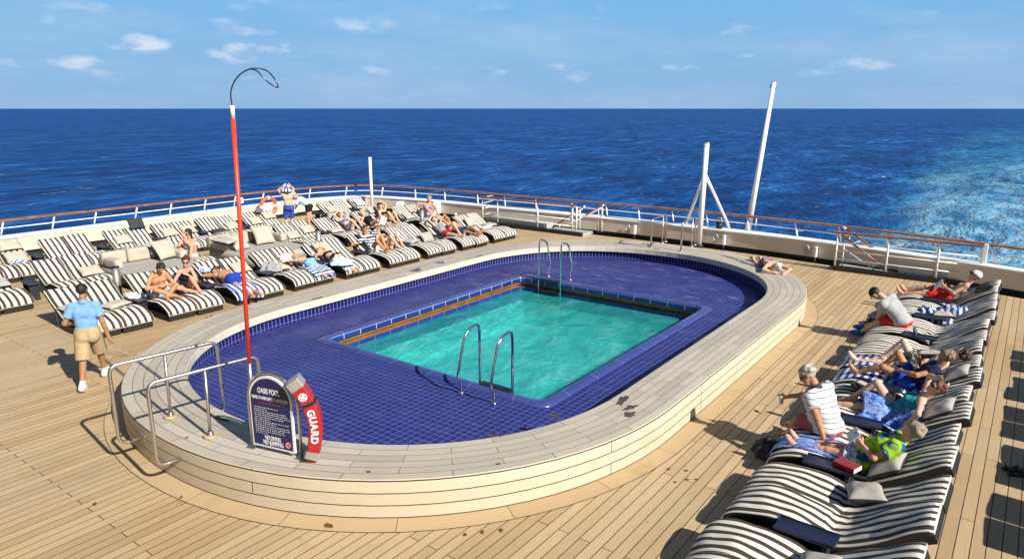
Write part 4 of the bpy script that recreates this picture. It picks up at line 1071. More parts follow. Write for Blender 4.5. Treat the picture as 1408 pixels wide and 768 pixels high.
# ---------------------------------------------------------------- people: one smooth skin grown round a posed skeleton
def nrm(v): v = np.asarray(v,float); n = np.linalg.norm(v); return v/n if n > 1e-9 else v
def A(*a): return np.array(a, float)
def surface_nets(Vg, lo, h):
    S = Vg < 0; nx,ny,nz = Vg.shape
    c = [(i,j,k) for i in (0,1) for j in (0,1) for k in (0,1)]
    cnt = sum(S[i:nx-1+i, j:ny-1+j, k:nz-1+k].astype(np.int8) for i,j,k in c)
    mixed = (cnt > 0) & (cnt < 8); ids = np.full(mixed.shape,-1,int); idx = np.argwhere(mixed); ids[mixed] = np.arange(len(idx))
    acc = np.zeros((len(idx),3)); num = np.zeros(len(idx)); I,J,K = idx.T
    for a in c:
        for ax in range(3):
            if a[ax] == 0:
                b = list(a); b[ax] = 1
                va = Vg[I+a[0],J+a[1],K+a[2]]; vb = Vg[I+b[0],J+b[1],K+b[2]]
                m = (va<0) != (vb<0); t = np.where(m, va/np.where(m,va-vb,1), 0)
                p = np.tile(np.array(a,float),(len(idx),1)); p[:,ax] += t
                acc[m] += p[m]; num[m] += 1
    verts = lo + h*(idx + acc/num[:,None])
    faces = []
    for ax in range(3):
        u,v = (ax+1)%3,(ax+2)%3
        sl0 = [slice(None)]*3; sl1 = [slice(None)]*3; sl0[ax] = slice(0,-1); sl1[ax] = slice(1,None)
        d = S[tuple(sl0)] != S[tuple(sl1)]; e = np.argwhere(d)
        ok = (e[:,u]>0)&(e[:,v]>0)&(e[:,u]<Vg.shape[u]-1)&(e[:,v]<Vg.shape[v]-1); e = e[ok]
        def cell(du,dv): q = e.copy(); q[:,u] -= du; q[:,v] -= dv; return ids[q[:,0],q[:,1],q[:,2]]
        f = np.stack([cell(1,1),cell(0,1),cell(0,0),cell(1,0)],1); ins = S[e[:,0],e[:,1],e[:,2]]
        f[~ins] = f[~ins][:,::-1]; faces.append(f)
    return verts, np.concatenate(faces)
def grow(prims, h=.011, k=.022, smooth=2):
    """smooth union of round cones -> mesh data"""
    pts = np.array([p for q in prims for p in (q['a']-max(q['ra'],q['rb']), q['a']+max(q['ra'],q['rb']), q['b']-max(q['ra'],q['rb']), q['b']+max(q['ra'],q['rb']))])
    lo = pts.min(0)-.05; hi = pts.max(0)+.05; n = np.ceil((hi-lo)/h).astype(int)+1
    D = np.full(n, .5)
    ax = [lo[i]+h*np.arange(n[i]) for i in range(3)]
    for q in prims:
        a,b,ra,rb = q['a'],q['b'],q['ra'],q['rb']; kk = q.get('k',k); R = max(ra,rb)+kk+2*h
        i0 = np.maximum(((np.minimum(a,b)-R-lo)/h).astype(int),0); i1 = np.minimum(((np.maximum(a,b)+R-lo)/h).astype(int)+2, n)
        sl = tuple(slice(x,y) for x,y in zip(i0,i1))
        X,Y,Z = np.meshgrid(ax[0][sl[0]],ax[1][sl[1]],ax[2][sl[2]],indexing='ij')
        P = np.stack([X,Y,Z],-1)-a; ba = b-a; L2 = ba@ba
        t = np.clip((P@ba)/L2,0,1) if L2 > 1e-9 else np.zeros(X.shape)
        r = ra+(rb-ra)*t
        Q = P-t[...,None]*ba
        fl = q.get('flat')
        if fl is not None:                       # (direction, factor): squash along a direction
            d_,s_ = fl; c_ = Q@d_; Q = Q + (c_*(1/s_-1))[...,None]*d_
        d = np.linalg.norm(Q,axis=-1)-r
        if fl is not None: d = d*min(1,fl[1]+.25)
        for (pt,nn) in q.get('clip',()): d = np.maximum(d, (np.stack([X,Y,Z],-1)-pt)@nn)
        o = D[sl]
        if q.get('sub'):
            D[sl] = np.maximum(o, -d)
        else:
            m = np.clip(.5+.5*(d-o)/kk,0,1); D[sl] = d*(1-m)+o*m - kk*m*(1-m)
    v,f = surface_nets(D, lo, h)
    if smooth:
        E = np.concatenate([f[:,[0,1]],f[:,[1,2]],f[:,[2,3]],f[:,[3,0]]]); E = np.unique(np.sort(E,1),axis=0)
        for it in range(smooth):
            s = np.zeros_like(v); c = np.zeros(len(v))
            np.add.at(s,E[:,0],v[E[:,1]]); np.add.at(s,E[:,1],v[E[:,0]]); np.add.at(c,E[:,0],1); np.add.at(c,E[:,1],1)
            v = v + (.5 if it%2==0 else -.42)*(s/np.maximum(c,1)[:,None]-v)
    return v,f
def skin_mesh(name, prims, m, parent, **kw):
    v,f = grow(prims, **kw)
    me = bpy.data.meshes.new(name); me.from_pydata(v.tolist(),[],f.tolist()); me.update()
    return link_mesh(name, me, m, parent, True)
def cap(a,b,ra,rb=None,**kw): return dict(a=np.asarray(a,float),b=np.asarray(b,float),ra=ra,rb=ra if rb is None else rb,**kw)
def ik(a,b,l1,l2,hint):
    d = b-a; L = min(np.linalg.norm(d), (l1+l2)*.998); L = max(L, abs(l1-l2)+.02); u = nrm(d)
    x = (l1*l1-l2*l2+L*L)/(2*L); hh = math.sqrt(max(l1*l1-x*x,0)); p = nrm(hint-u*(hint@u))
    return a+u*x+p*hh, a+u*L
SKIN = {k: mat('skin_'+k, c, .62, var=.13, scale=7, spec=.3) for k,c in dict(light=(.60,.37,.25), pink=(.58,.30,.21), tan=(.44,.22,.115), brown=(.33,.16,.08), pale=(.66,.47,.36)).items()}
HAIR = {k: mat('hair_'+k, c, .6, var=.5, scale=26, bump=.3, bscale=80) for k,c in dict(black=(.012,.010,.009), brown=(.055,.026,.012), blond=(.36,.22,.09), grey=(.36,.34,.31), white=(.60,.57,.52), red=(.13,.038,.025), sandy=(.22,.15,.08)).items()}
EYE = mat('eye_dark',(.02,.015,.012),.3); LIP = mat('lip',(.38,.12,.09),.5); SHADE = mat('dark_lens',(.010,.010,.012),.12)
class Person:
    def __init__(s, label, loc, rz, pose, H=1.70, female=False, skin='light', fat=0., group=None, frame_z=0.):
        s.root = empty('person', label, 'person', loc, rz, group)
        k = s.k = H/1.75; s.female = female; s.fat = fat; s.skin = skin
        J = s.J = {}
        t = s.t = nrm(pose.get('t',(0,0,1))); f = nrm(pose.get('f',(1,0,0))); f = s.f = nrm(f-t*(f@t)); l = s.l = np.cross(t,f)
        pt = nrm(pose.get('pt',t)); pf = nrm(np.asarray(pose.get('pf',f),float)); pf = s.pf = nrm(pf-pt*(pf@pt)); pl = s.pl = np.cross(pt,pf); s.pt = pt
        P = J['pel'] = A(*pose['pel'])
        mid = J['waist'] = P+(pt*.6+t*.4)*.17*k
        N = J['neck'] = mid+t*.335*k
        ht = s.ht = nrm(pose.get('ht',t)); hf = nrm(np.asarray(pose.get('hf',f),float)); hf = s.hf = nrm(hf-ht*(hf@ht)); hl = s.hl = np.cross(ht,hf)
        Hc = J['head'] = N+t*.055*k+ht*.135*k+hf*.02*k
        sw,hw = (.150,.088) if female else (.172,.084)
        call = lambda v: np.asarray(v(J) if callable(v) else v, float)
        for sd,sg in (('L',1),('R',-1)):
            J['hip'+sd] = P+pl*sg*hw*k
            J['sho'+sd] = N-t*.055*k+l*sg*sw*k+np.asarray(pose.get('shrug',(0,0,0)),float)
        for sd in 'LR':
            an = call(pose['a'+sd]); J['knee'+sd],J['ank'+sd] = ik(J['hip'+sd],an,.43*k,.415*k,call(pose.get('k'+sd,pf)))
            wr = call(pose['w'+sd]); J['elb'+sd],J['wri'+sd] = ik(J['sho'+sd],wr,.285*k,.25*k,call(pose.get('e'+sd,-f)))
        s.pose = pose; s.foot = {}
        B = []
        kk = k; ft = 1+fat
        ch = N-t*.165*k
        # torso
        B += [cap(ch-l*.075*k,ch+l*.075*k,.103*k*(1+.4*fat),flat=(f,.9)), cap(N-t*.055*k-l*(sw-.02)*k,N-t*.055*k+l*(sw-.02)*k,.05*k)]
        B += [cap(mid-l*.045*k+f*.01*k,mid+l*.045*k+f*.01*k,.098*k*(1+.7*fat))]
        s.cols = [q for sg in (1,-1) for q in ((cap(ch+l*sg*(.055 if female else .085)*k,mid+l*sg*(.045 if female else .068)*k,.082*k,.078*k), cap(mid+l*sg*(.045 if female else .068)*k,P+pl*sg*.055*k,.078*k,.085*k)))]
        B += s.cols
        if fat > .2: B += [cap(mid+f*.05*k*ft,mid+f*.05*k*ft-pt*.03,.105*k*ft)]
        B += [cap(P-pl*.06*k,P+pl*.06*k,(.112 if female else .104)*k*(1+.3*fat))]
        B += [cap(P-pf*.055*k-pt*.04*k+pl*sg*.065*k,P-pf*.055*k-pt*.05*k+pl*sg*.065*k,.080*k) for sg in (1,-1)]
        if female: s.bust = [cap(ch+f*.085*k+l*sg*.070*k-t*.02*k,ch+f*.10*k+l*sg*.075*k-t*.035*k,.056*k,k=.02) for sg in (1,-1)]; B += s.bust
        else: s.bust = [cap(ch+f*.055*k+l*sg*.06*k+t*.03*k,ch+f*.055*k+l*sg*.07*k+t*.02*k,.045*k) for sg in (1,-1)]; B += s.bust
        B += [cap(N-t*.02*k,N+t*.06*k+ht*.05*k,.055*k,.050*k)]
        s.torso = list(B)
        s.limb = {}
        for sd,sg in (('L',1),('R',-1)):
            h_,kn,an = J['hip'+sd],J['knee'+sd],J['ank'+sd]
            B += [cap(h_,kn,.086*k*(1+.35*fat),.055*k), cap(kn,an,.052*k,.036*k)]
            sh = nrm(an-kn); th = nrm(kn-h_); bk = nrm(np.cross(np.cross(sh,th),sh)) if np.linalg.norm(np.cross(sh,th))>.08 else -pf
            B += [cap(kn+sh*.08*k-bk*.0*k+bk*.022*k*(1 if bk@th>0 else 1)*0-nrm(-bk)*0,kn+sh*.17*k,.050*k,.046*k)]
            fd = nrm(np.asarray(pose.get('foot'+sd, pose.get('foot', s.pf)),float)); up = nrm(-sh); fd = nrm(fd-up*min(max(fd@up,-.6),.6)*.0)
            s.foot[sd] = (an,fd)
            fn = nrm(np.cross(np.cross(fd,up),fd)); sd_ = np.cross(fn,fd)
            heel = an-fd*.045*k-fn*.035*k; ball = an+fd*.115*k-fn*.048*k; toe = an+fd*.175*k-fn*.052*k
            B += [cap(heel,an,.034*k,.036*k), cap(heel,ball,.034*k,.036*k), cap(an,ball,.036*k,.030*k), cap(ball+sd_*.015*k,toe+sd_*.014*k,.026*k,.019*k), cap(ball-sd_*.018*k,toe-sd_*.022*k-fd*.02*k,.024*k,.016*k)]
            S_,el,wr = J['sho'+sd],J['elb'+sd],J['wri'+sd]
            m_ = 1.0 if not female else .88
            B += [cap(N-t*.05*k+l*sg*(sw-.03)*k,S_,.058*k,.056*k*m_), cap(S_,el,.050*k*m_*(1+.25*fat),.040*k*m_), cap(el,el+(wr-el)*.35,.041*k*m_,.039*k*m_), cap(el+(wr-el)*.3,wr,.039*k*m_,.026*k*m_)]
            # hand: palm, four bent fingers, thumb
            fdv = nrm(wr-el); hd = nrm(np.asarray(pose.get('h'+sd,fdv),float)); pn = np.asarray(pose.get('p'+sd, np.cross(hd, nrm(S_-el+A(.01,.02,.03)))),float); pn = nrm(pn-hd*(pn@hd)); sp = np.cross(pn,hd)
            pc = wr+hd*.045*k
            B += [cap(wr,wr+hd*.075*k+sp*.018*k,.024*k,.021*k,k=.015), cap(wr,wr+hd*.072*k-sp*.020*k,.024*k,.020*k,k=.015)]
            cu = pose.get('curl',.5)
            for q,(o_,ln) in enumerate(((.033,.068),(.011,.080),(-.011,.074),(-.033,.056))):
                b0 = wr+hd*.080*k+sp*o_*k; d1 = nrm(hd+pn*cu*.5); d2 = nrm(hd+pn*cu*1.5)
                b1 = b0+d1*ln*.55*k; b2 = b1+d2*ln*.5*k
                B += [cap(b0-hd*.02*k,b1,.0105*k,.0095*k,k=.004), cap(b1,b2,.0095*k,.008*k,k=.004)]
            tb = wr+hd*.025*k+sp*.026*k; t1 = tb+nrm(sp*.8+hd*.7)*.042*k; t2 = t1+nrm(hd+sp*.15+pn*cu*.5)*.032*k
            B += [cap(tb,t1,.014*k,.0115*k,k=.006), cap(t1,t2,.0115*k,.009*k,k=.004)]
        # head
        hk = 1.0*k
        B += [cap(Hc+ht*.028*hk-hf*.022*hk,Hc+ht*.022*hk+hf*.005*hk,.083*hk,.080*hk,flat=(hl,.90)), cap(Hc+hf*.030*hk+ht*.005*hk,Hc+hf*.050*hk-ht*.076*hk,.058*hk,.040*hk,k=.03), cap(Hc+hf*.082*hk+ht*.008*hk,Hc+hf*.098*hk-ht*.012*hk,.009*hk,.0125*hk,k=.012), cap(Hc+hf*.068*hk-ht*.045*hk-hl*.014*hk,Hc+hf*.068*hk-ht*.045*hk+hl*.014*hk,.016*hk,k=.012)]
        for sg in (1,-1): B += [cap(Hc+hl*sg*.076*hk-hf*.004*hk+ht*.012*hk,Hc+hl*sg*.078*hk-hf*.004*hk-ht*.018*hk,.020*hk,.014*hk,flat=(nrm(hl*.9-hf*.3*sg),.5),k=.008)]
        s.hk = hk; s.prims = B
        s.body = skin_mesh('body', B, SKIN[skin], s.root, h=.0095)
        s.face()
    def sph(s, name, c, r, m, scale=None, axes=None):
        bm = bmesh.new(); bmesh.ops.create_uvsphere(bm, u_segments=12, v_segments=8, radius=1.)
        ax = axes or (s.hf,s.hl,s.ht)
        M = Matrix([[ax[j][i]*(scale or (r,r,r))[j] for j in range(3)]+[c[i]] for i in range(3)]+[[0,0,0,1]])
        bmesh.ops.transform(bm, matrix=M, verts=bm.verts); return obj(name, bm, m, s.body if name in ('eye','eyebrow','mouth') else s.root, True)
    def face(s):
        H,f,l,t,k = s.J['head'],s.hf,s.hl,s.ht,s.hk
        for sg in (1,-1):
            s.sph('eye', H+f*.080*k+l*sg*.030*k+t*.012*k, 0, EYE, (.007*k,.012*k,.007*k))
            s.sph('eyebrow', H+f*.082*k+l*sg*.031*k+t*.034*k, 0, HAIR['brown'], (.008*k,.020*k,.0045*k))
        s.sph('mouth', H+f*.083*k-t*.045*k, 0, LIP, (.008*k,.022*k,.0065*k))
    def hair(s, style, color, m=None, clumps=True):
        H,f,l,t,k = s.J['head'],s.hf,s.hl,s.ht,s.hk; m = m or HAIR[color]
        c0,c1 = H+t*.032*k-f*.026*k, H+t*.028*k+f*.004*k
        front = (H+f*.050*k+t*.045*k, nrm(f-t*.75)); low = (H-t*.045*k-f*.02*k, nrm(-t+f*.25))
        fl = dict(flat=(l,.90)); pr = [cap(c0,c1,.096*k,.093*k,clip=[front,low],**fl)]
        if style in ('short','crop'): pr = [cap(c0,c1,(.089 if style=='crop' else .093)*k,(.086 if style=='crop' else .090)*k,clip=[front,low],**fl)]
        if style == 'full':            # tousled, waves over the ears
            pr = [cap(c0,c1,.100*k,.096*k,flat=(l,.92),clip=[(H+f*.035*k+t*.05*k,nrm(f-t*.7)),(H-t*.075*k,nrm(-t+f*.4))])]
            r = random.Random(5)
            for i in range(14):
                d = nrm(A(r.uniform(-1,1),r.uniform(-1,1),r.uniform(-1,1))); d = nrm(l*d[0]-f*abs(d[1])*.8+t*(d[2]*.6+.4)); pr.append(cap(c0+d*.085*k,c0+d*.09*k,.030*k,k=.02))
        if style in ('long','bun','tail'):
            if style == 'bun': pr += [cap(H+t*.115*k-f*.055*k,H+t*.125*k-f*.065*k,.036*k)]
            if style == 'tail': pr += [cap(H+t*.03*k-f*.11*k,H-t*.10*k-f*.13*k,.034*k,.02*k)]
            if style == 'long':
                pr += [cap(H-f*.06*k,H-f*.075*k-t*.20*k,.072*k,.055*k,flat=(f,.6))]
                for sg in (1,-1): pr += [cap(H+l*sg*.065*k-f*.04*k+t*.02*k,H+l*sg*.075*k-f*.05*k-t*.16*k,.035*k,.025*k)]
        if clumps and style in ('short','long','bun','tail'):
            r = random.Random(int(abs(H[0]*1000))%97)
            for i in range(26):
                d = A(r.uniform(-1,1),r.uniform(-1,1),r.uniform(-1,1)); d = nrm(l*d[0]-f*(abs(d[1])*1.1-.25)+t*(d[2]*.7+.35))
                pr.append(cap(c0+d*.088*k,c0+nrm(d+A(0,0,-.15))*.094*k,.014*k,k=.012))
        skin_mesh('hair', pr, m, s.root, h=.008, k=.02, smooth=1)
    def cap_(s, m, mbrim=None, back=False):
        H,f,l,t,k = s.J['head'],s.hf,s.hl,s.ht,s.hk; g = -f if back else f
        c0,c1 = H+t*.036*k-f*.024*k, H+t*.032*k+f*.006*k
        crown = skin_mesh('cap_crown', [cap(c0,c1,.098*k,.095*k,flat=(l,.92),clip=[(H+t*.035*k,nrm(-t+g*.12))])], m, s.root, h=.009)
        b = H+t*.040*k+g*.085*k
        bm = bmesh.new(); P = []
        for i in range(9):
            row = []
            for j in range(9):
                a = -1+2*j/8; q = i/8; w = .078*k*(1-.25*q*q); x = a*w; y = q*.085*k*math.sqrt(max(0,1-.75*a*a))+.0*k
                p = H+t*(.045-.022*a*a-.014*q)*k+g*(.060*k+y)+l*x; row.append(tuple(p))
            P.append(row)
        grid_sheet(bm, P, .006); obj('cap_brim', bm, mbrim or m, crown)
    def shades(s, m=SHADE):
        H,f,l,t,k = s.J['head'],s.hf,s.hl,s.ht,s.hk
        e = s.sph('sunglasses', H+f*.092*k+t*.012*k, 0, m, (.008*k,.014*k,.006*k))
        bm = bmesh.new(); bm.from_mesh(e.data)
        for sg in (1,-1):
            r = bmesh.ops.create_uvsphere(bm, u_segments=12, v_segments=8, radius=1.)
            ax = (nrm(f+l*sg*.25),nrm(l-f*sg*.25),t); sc = (.008*k,.030*k,.023*k); c = H+f*.088*k+l*sg*.034*k+t*.010*k
            bmesh.ops.transform(bm, matrix=Matrix([[ax[j][i]*sc[j] for j in range(3)]+[c[i]] for i in range(3)]+[[0,0,0,1]]), verts=r['verts'])
            tube(bm,[tuple(H+f*.078*k+l*sg*.066*k+t*.016*k),tuple(H+l*sg*.086*k+t*.014*k-f*.01*k)],.004*k,6)
        bm.to_mesh(e.data); bm.free()
    # --- clothes: the same body shapes a little larger, cut at the hems
    def part(s, *names): return [s.limb[n] for n in names]
    def trunks(s, m, t=.5, grow_=.016, flare=.014, name='shorts', rise=.075):
        J,k = s.J,s.k; P = J['pel']; g = grow_; w = (P+s.pt*rise*k, s.pt)
        pr = [cap(P-s.pl*.06*k,P+s.pl*.06*k,(.112 if s.female else .104)*k*(1+.3*s.fat)+g,clip=[w])]
        pr += [cap(P-s.pf*.055*k-s.pt*.04*k+s.pl*sg*.065*k,P-s.pf*.055*k-s.pt*.05*k+s.pl*sg*.065*k,.080*k+g) for sg in (1,-1)]
        pr += [cap(P+s.pt*.06*k-s.pl*.05*k,P+s.pt*.06*k+s.pl*.05*k,.102*k*(1+.6*s.fat)+g,clip=[w])]
        if s.fat > .2: pr += [cap(J['waist']+s.f*.05*k*(1+s.fat),J['waist']+s.f*.05*k*(1+s.fat)-s.pt*.05,.105*k*(1+s.fat)+g,clip=[w])]
        for sd in 'LR':
            h_,kn = J['hip'+sd],J['knee'+sd]; u = nrm(kn-h_); e = h_+(kn-h_)*t
            r0 = .086*k*(1+.35*s.fat); r1 = r0+(.055*k-r0)*t
            pr += [cap(h_,e+u*.05,r0+g,r1+g+flare,clip=[(e,u)])]
        return skin_mesh(name, pr, m, s.root, h=.0105, k=.018, smooth=4)
    def shirt(s, m, sleeve=.62, grow_=.016, hem=-.03, name='shirt', collar=None):
        J,k = s.J,s.k; g = grow_; P,N,mid = J['pel'],J['neck'],J['waist']; w = (P+s.pt*hem*k, -s.pt); nk = (N+s.t*.012*k+s.f*.0, nrm(s.t+s.f*.45))
        pr = []
        for q in s.torso[:-1]:
            q = dict(q); q['ra'] = q['ra']+g; q['rb'] = q['rb']+g; q['clip'] = [w,nk]; pr.append(q)
        pr += [cap(mid,P+s.pt*.0,.100*k*(1+.6*s.fat)+g,.118*k+g,clip=[w])]
        if sleeve:
            for sd,sg in (('L',1),('R',-1)):
                a,b = J['sho'+sd],J['elb'+sd]; u = nrm(b-a); e = a+(b-a)*sleeve
                pr += [cap(N-s.t*.05*k+s.l*sg*.13*k,a,.058*k+g,.058*k+g,clip=[nk]), cap(a,e+u*.04,.052*k+g,.050*k+g+.008,clip=[(e,u)])]
        o = skin_mesh(name, pr, m, s.root, h=.0105, k=.02, smooth=4)
        if collar:
            H = N+s.t*.03*k
            skin_mesh('collar', [cap(N+s.t*.0*k,N+s.t*.05*k,.072*k,.064*k,clip=[(N+s.t*.045*k,nrm(s.t+s.f*.3)),(N-s.t*.015*k,-s.t)])], collar, o, h=.009)
        return o
    def swimsuit(s, m, top=-.09, low=True, name='swimsuit', waist=True):
        J,k = s.J,s.k; g = .008; P,N = J['pel'],J['neck']; pr = []
        nk = (N+s.t*top*k, s.t)
        for q in s.torso[:-1]:
            q = dict(q); q['ra'] += g; q['rb'] += g; q['clip'] = [nk,(P-s.pt*.085*k,-s.pt)]; pr.append(q)
        for sg in (1,-1): pr += [cap(N-s.t*.10*k+s.l*sg*.08*k+s.f*.085*k,N-s.t*.01*k+s.l*sg*.085*k,.014,k=.008), cap(N-s.t*.01*k+s.l*sg*.085*k,N-s.t*.16*k+s.l*sg*.07*k-s.f*.10*k,.014,k=.008)]
        return skin_mesh(name, pr, m, s.root, h=.0095, k=.02, smooth=3)
    def bikini(s, m, m2=None, top=True, bottom=True):
        J,k = s.J,s.k; P,N = J['pel'],J['neck']; ch = N-s.t*.165*k
        if top:
            pr = []
            for q in s.torso[:1]+s.bust:
                q = dict(q); q['ra'] += .009; q['rb'] += .009; q['clip'] = [(ch+s.t*.035*k,s.t),(ch-s.t*.075*k,-s.t)]; pr.append(q)
            for sg in (1,-1): pr += [cap(ch+s.l*sg*.07*k+s.f*.125*k,N-s.t*.0*k+s.l*sg*.05*k,.010,k=.006)]
            skin_mesh('bikini_top', pr, m, s.root, h=.0095, k=.015)
        if bottom:
            pr = []
            for q in s.torso[7 if s.fat<=.2 else 8:10 if s.fat<=.2 else 11]:
                q = dict(q); q['ra'] += .010; q['rb'] += .010; q['clip'] = [(P+s.pt*.035*k,s.pt),(P-s.pt*.10*k,-s.pt)]; pr.append(q)
            skin_mesh('bikini_bottom', pr, m2 or m, s.root, h=.0095, k=.015)
    def shoes(s, m, sock=None):
        for sd in 'LR':
            an,fd = s.foot[sd]; k = s.k; up = nrm(s.J['knee'+sd]-an); fn = nrm(np.cross(np.cross(fd,up),fd)); sd_ = np.cross(fn,fd)
            heel = an-fd*.05*k-fn*.03*k; ball = an+fd*.12*k-fn*.042*k; toe = an+fd*.185*k-fn*.048*k
            sole = (an-fn*.083*k,-fn); top = (an+up*.035*k,up)
            skin_mesh('shoe', [cap(heel,an+up*.01,.046*k,.048*k,clip=[sole,top]),cap(heel,ball,.047*k,.050*k,clip=[sole]),cap(an,ball,.050*k,.044*k,clip=[sole,top]),cap(ball,toe,.047*k,.034*k,clip=[sole])], m, s.root, h=.009)
            if sock: skin_mesh('sock', [cap(an,an+up*.12*k,.042*k,.044*k,clip=[(an+up*.085*k,up)])], sock, s.root, h=.009)
# ---- poses in a lounger's own frame (foot at x = 0, head towards +x, surface zs(x))
def recline(hx=1.02, ly=0., lean=36, kl=0., kr=0., ax=.22, dl=.11, dr=.11, arms=None, head=14, turn=0., up=.0, **kw):
    a = math.radians(lean); t = A(math.cos(a),0,math.sin(a)); f = A(-math.sin(a),0,math.cos(a))
    hz = zs(hx)+.125+up; b = math.radians(lean+head)
    ht = A(math.cos(b),0,math.sin(b)); hf = A(-math.sin(b),0,math.cos(b)); hf = hf*math.cos(turn)+np.cross(ht,hf)*math.sin(turn)
    def ank(x,dy): return A(x, ly+dy, zs(max(x,0))+.085)
    axl = ax+.38*kl; axr = ax+.38*kr
    d = dict(pel=(hx,ly,hz), t=t, f=f, pt=nrm(t*.6+A(1,0,.1)*.4), pf=(0,0,1), ht=ht, hf=hf, aL=ank(axl,-dl), aR=ank(axr,dr), kL=A(0,-.15,1), kR=A(0,.15,1), foot=A(-.45,0,.9))
    if kl > .3: d['footL'] = A(-.95,0,-.1)
    if kr > .3: d['footR'] = A(-.95,0,-.1)
    side = lambda sg: (lambda J: A(J['neck'][0]-.38, ly-sg*.30, zs(max(J['neck'][0]-.38,0))+.09))
    lap = lambda sg: (lambda J: J['pel']+A(-.05,-sg*.10,.20))
    over = lambda sg: (lambda J: J['head']+A(.02,-sg*.10,.13))
    arms = arms or ('side','side'); M = dict(side=side,lap=lap,over=over)
    for sd,sg,n in (('L',1,arms[0]),('R',-1,arms[1])):
        d['w'+sd] = M[n](sg) if isinstance(n,str) else n
        d['e'+sd] = A(.1,-sg*1.,-.1) if n!='over' else A(.3,-sg*1.,.5)
        if n == 'lap': d['e'+sd] = A(.2,-sg*.8,-.6)
    d.update(kw); return d
def prone(hx=.80, ly=0., ax=.0, spread=.10, turn=1., headx=.0, bent=0., **kw):
    z = zs(hx)+.115; sl = .16
    t = nrm(A(1,0,sl)); f = A(sl,0,-1)
    d = dict(pel=(hx,ly,z), t=t, f=f, pt=nrm(A(1,0,.0)), pf=(0,0,-1), ht=nrm(A(1,0,.25)), hf=nrm(A(.1,turn,-.75)),
      aL=(ax,ly+spread,zs(max(ax,0))+.06), aR=(ax,ly-spread,zs(max(ax,0))+.06), kL=A(0,.2,-1), kR=A(0,-.2,-1), foot=A(-.9,0,-.35),
      wL=lambda J: J['head']+A(.10,.10,-.07), wR=lambda J: J['head']+A(.10,-.10,-.07), eL=A(0,1,0), eR=A(0,-1,0))
    d.update(kw); return d
def sit(hx=1.0, ly=0., lean=-12, knee=.55, dl=.12, dr=.12, yaw=0., head=-15, hyaw=0., arms=None, **kw):
    a = math.radians(90-lean); cy,sy = math.cos(yaw),math.sin(yaw)
    R = lambda v: A(v[0]*cy-v[1]*sy, v[0]*sy+v[1]*cy, v[2])
    b = math.radians(90-lean-head)
    t = R(A(math.cos(a),0,math.sin(a))); f = R(A(-1,0,0))
    ht = R(A(math.cos(b),0,math.sin(b))); ch,sh = math.cos(yaw+hyaw),math.sin(yaw+hyaw)
    hf = A(-ch,-sh,-.25-.012*abs(head))
    ax = hx-knee
    d = dict(pel=(hx,ly,zs(hx)+.115), t=t, f=f, pt=nrm(t*.5+A(0,0,.5)), pf=f, ht=ht, hf=hf, aL=(ax,ly-dl,zs(max(ax,0))+.075), aR=(ax,ly+dr,zs(max(ax,0))+.075), kL=A(-.3,-.45,1), kR=A(-.3,.45,1), foot=A(-1,0,-.05),
      wL=lambda J: J['kneeL']*.6+J['kneeR']*.4+A(0,-.03,.03), wR=lambda J: J['kneeR']*.6+J['kneeL']*.4+A(0,.03,.03), eL=A(.3,-1,-.4), eR=A(.3,1,-.4))
    d.update(kw); return d
def P(label, key, pose, **kw):
    o = LOUNGERS[key]; q = o.location + V(.09 if key[0]=='R' else -.03,0,0); return Person(label, tuple(q), o.rotation_euler[2], pose, **kw)
# ---------------------------------------------------------------- the people on deck
def cloth(name, c, var=.12, scale=14): return mat('cloth_'+name, c, .9, var=var, scale=scale, bump=.16, bscale=40, spec=.2)
WHITE_C = cloth('white',(.70,.70,.69)); BLACK_C = cloth('black',(.014,.014,.016)); NAVY_C = cloth('navy',(.012,.018,.06))
# walking attendant
p = Person('person in light blue polo and khaki shorts walking away beside the pool', (-12.22,4.68,0), 2.52, dict(pel=(0,0,.895), t=(.03,0,1), f=(1,.0,0), pf=(1,.12,0), ht=(.06,0,1), hf=(1,-.25,-.10),
   aL=(-.34,.10,.10), aR=(.34,-.09,.095), kL=A(1,0,.1), kR=A(1,0,.1), footL=A(.95,.08,-.18), footR=A(1,-.1,.1), wR=(-.04,-.31,.80), eR=A(-1,-.25,0), wL=(.20,.25,1.02), eL=A(-1,.35,-.1), curl=.6), H=1.80, skin='brown')
p.shirt(cloth('sky_polo',(.17,.33,.62)), .66, .013, hem=.06, collar=cloth('sky_polo',(.17,.33,.62))); p.trunks(cloth('khaki',(.40,.30,.17)), .98, .026, .03, rise=.11); p.hair('crop','black'); p.shoes(cloth('trainer_white',(.74,.72,.68)), WHITE_C)
# left front row
p = P('person, shirtless young man with black hair, sitting with crossed legs', ('L',1,0), sit(1.0,.02,-16,.52,hyaw=-.25,head=-28,aL=(.45,.10,zs(.45)+.06),aR=(.40,-.06,zs(.4)+.07),kL=A(-.1,-1,.75),kR=A(-.1,1,.75),
   wL=lambda J:J['pel']+A(-.26,-.06,.22), wR=lambda J:J['pel']+A(-.24,.08,.22), eL=A(.2,-1,-.3), eR=A(.2,1,-.3)), H=1.74, skin='tan')
p.hair('short','black'); p.trunks(TOWELWB, .7)
p = P('person, woman in black swimsuit with sunglasses and bun, sitting sideways', ('L',1,1), sit(1.02,.0,-8,.5,hyaw=-.55,head=-6,aL=(.42,.02,zs(.42)+.07),aR=(.52,.16,zs(.5)+.07),kL=A(-.2,.2,1),kR=A(-.2,1,.45),
   wL=lambda J:J['kneeL']+A(.08,.02,.07), wR=lambda J:J['pel']+A(-.2,.2,.05)), H=1.66, female=True, skin='pink')
p.hair('bun','brown'); p.shades(); p.swimsuit(BLACK_C)
p = P('person, man lying face down in royal blue trunks and navy cap', ('L',2,0), prone(.70,-.02,-.14,.10,turn=.9), H=1.80, skin='tan')
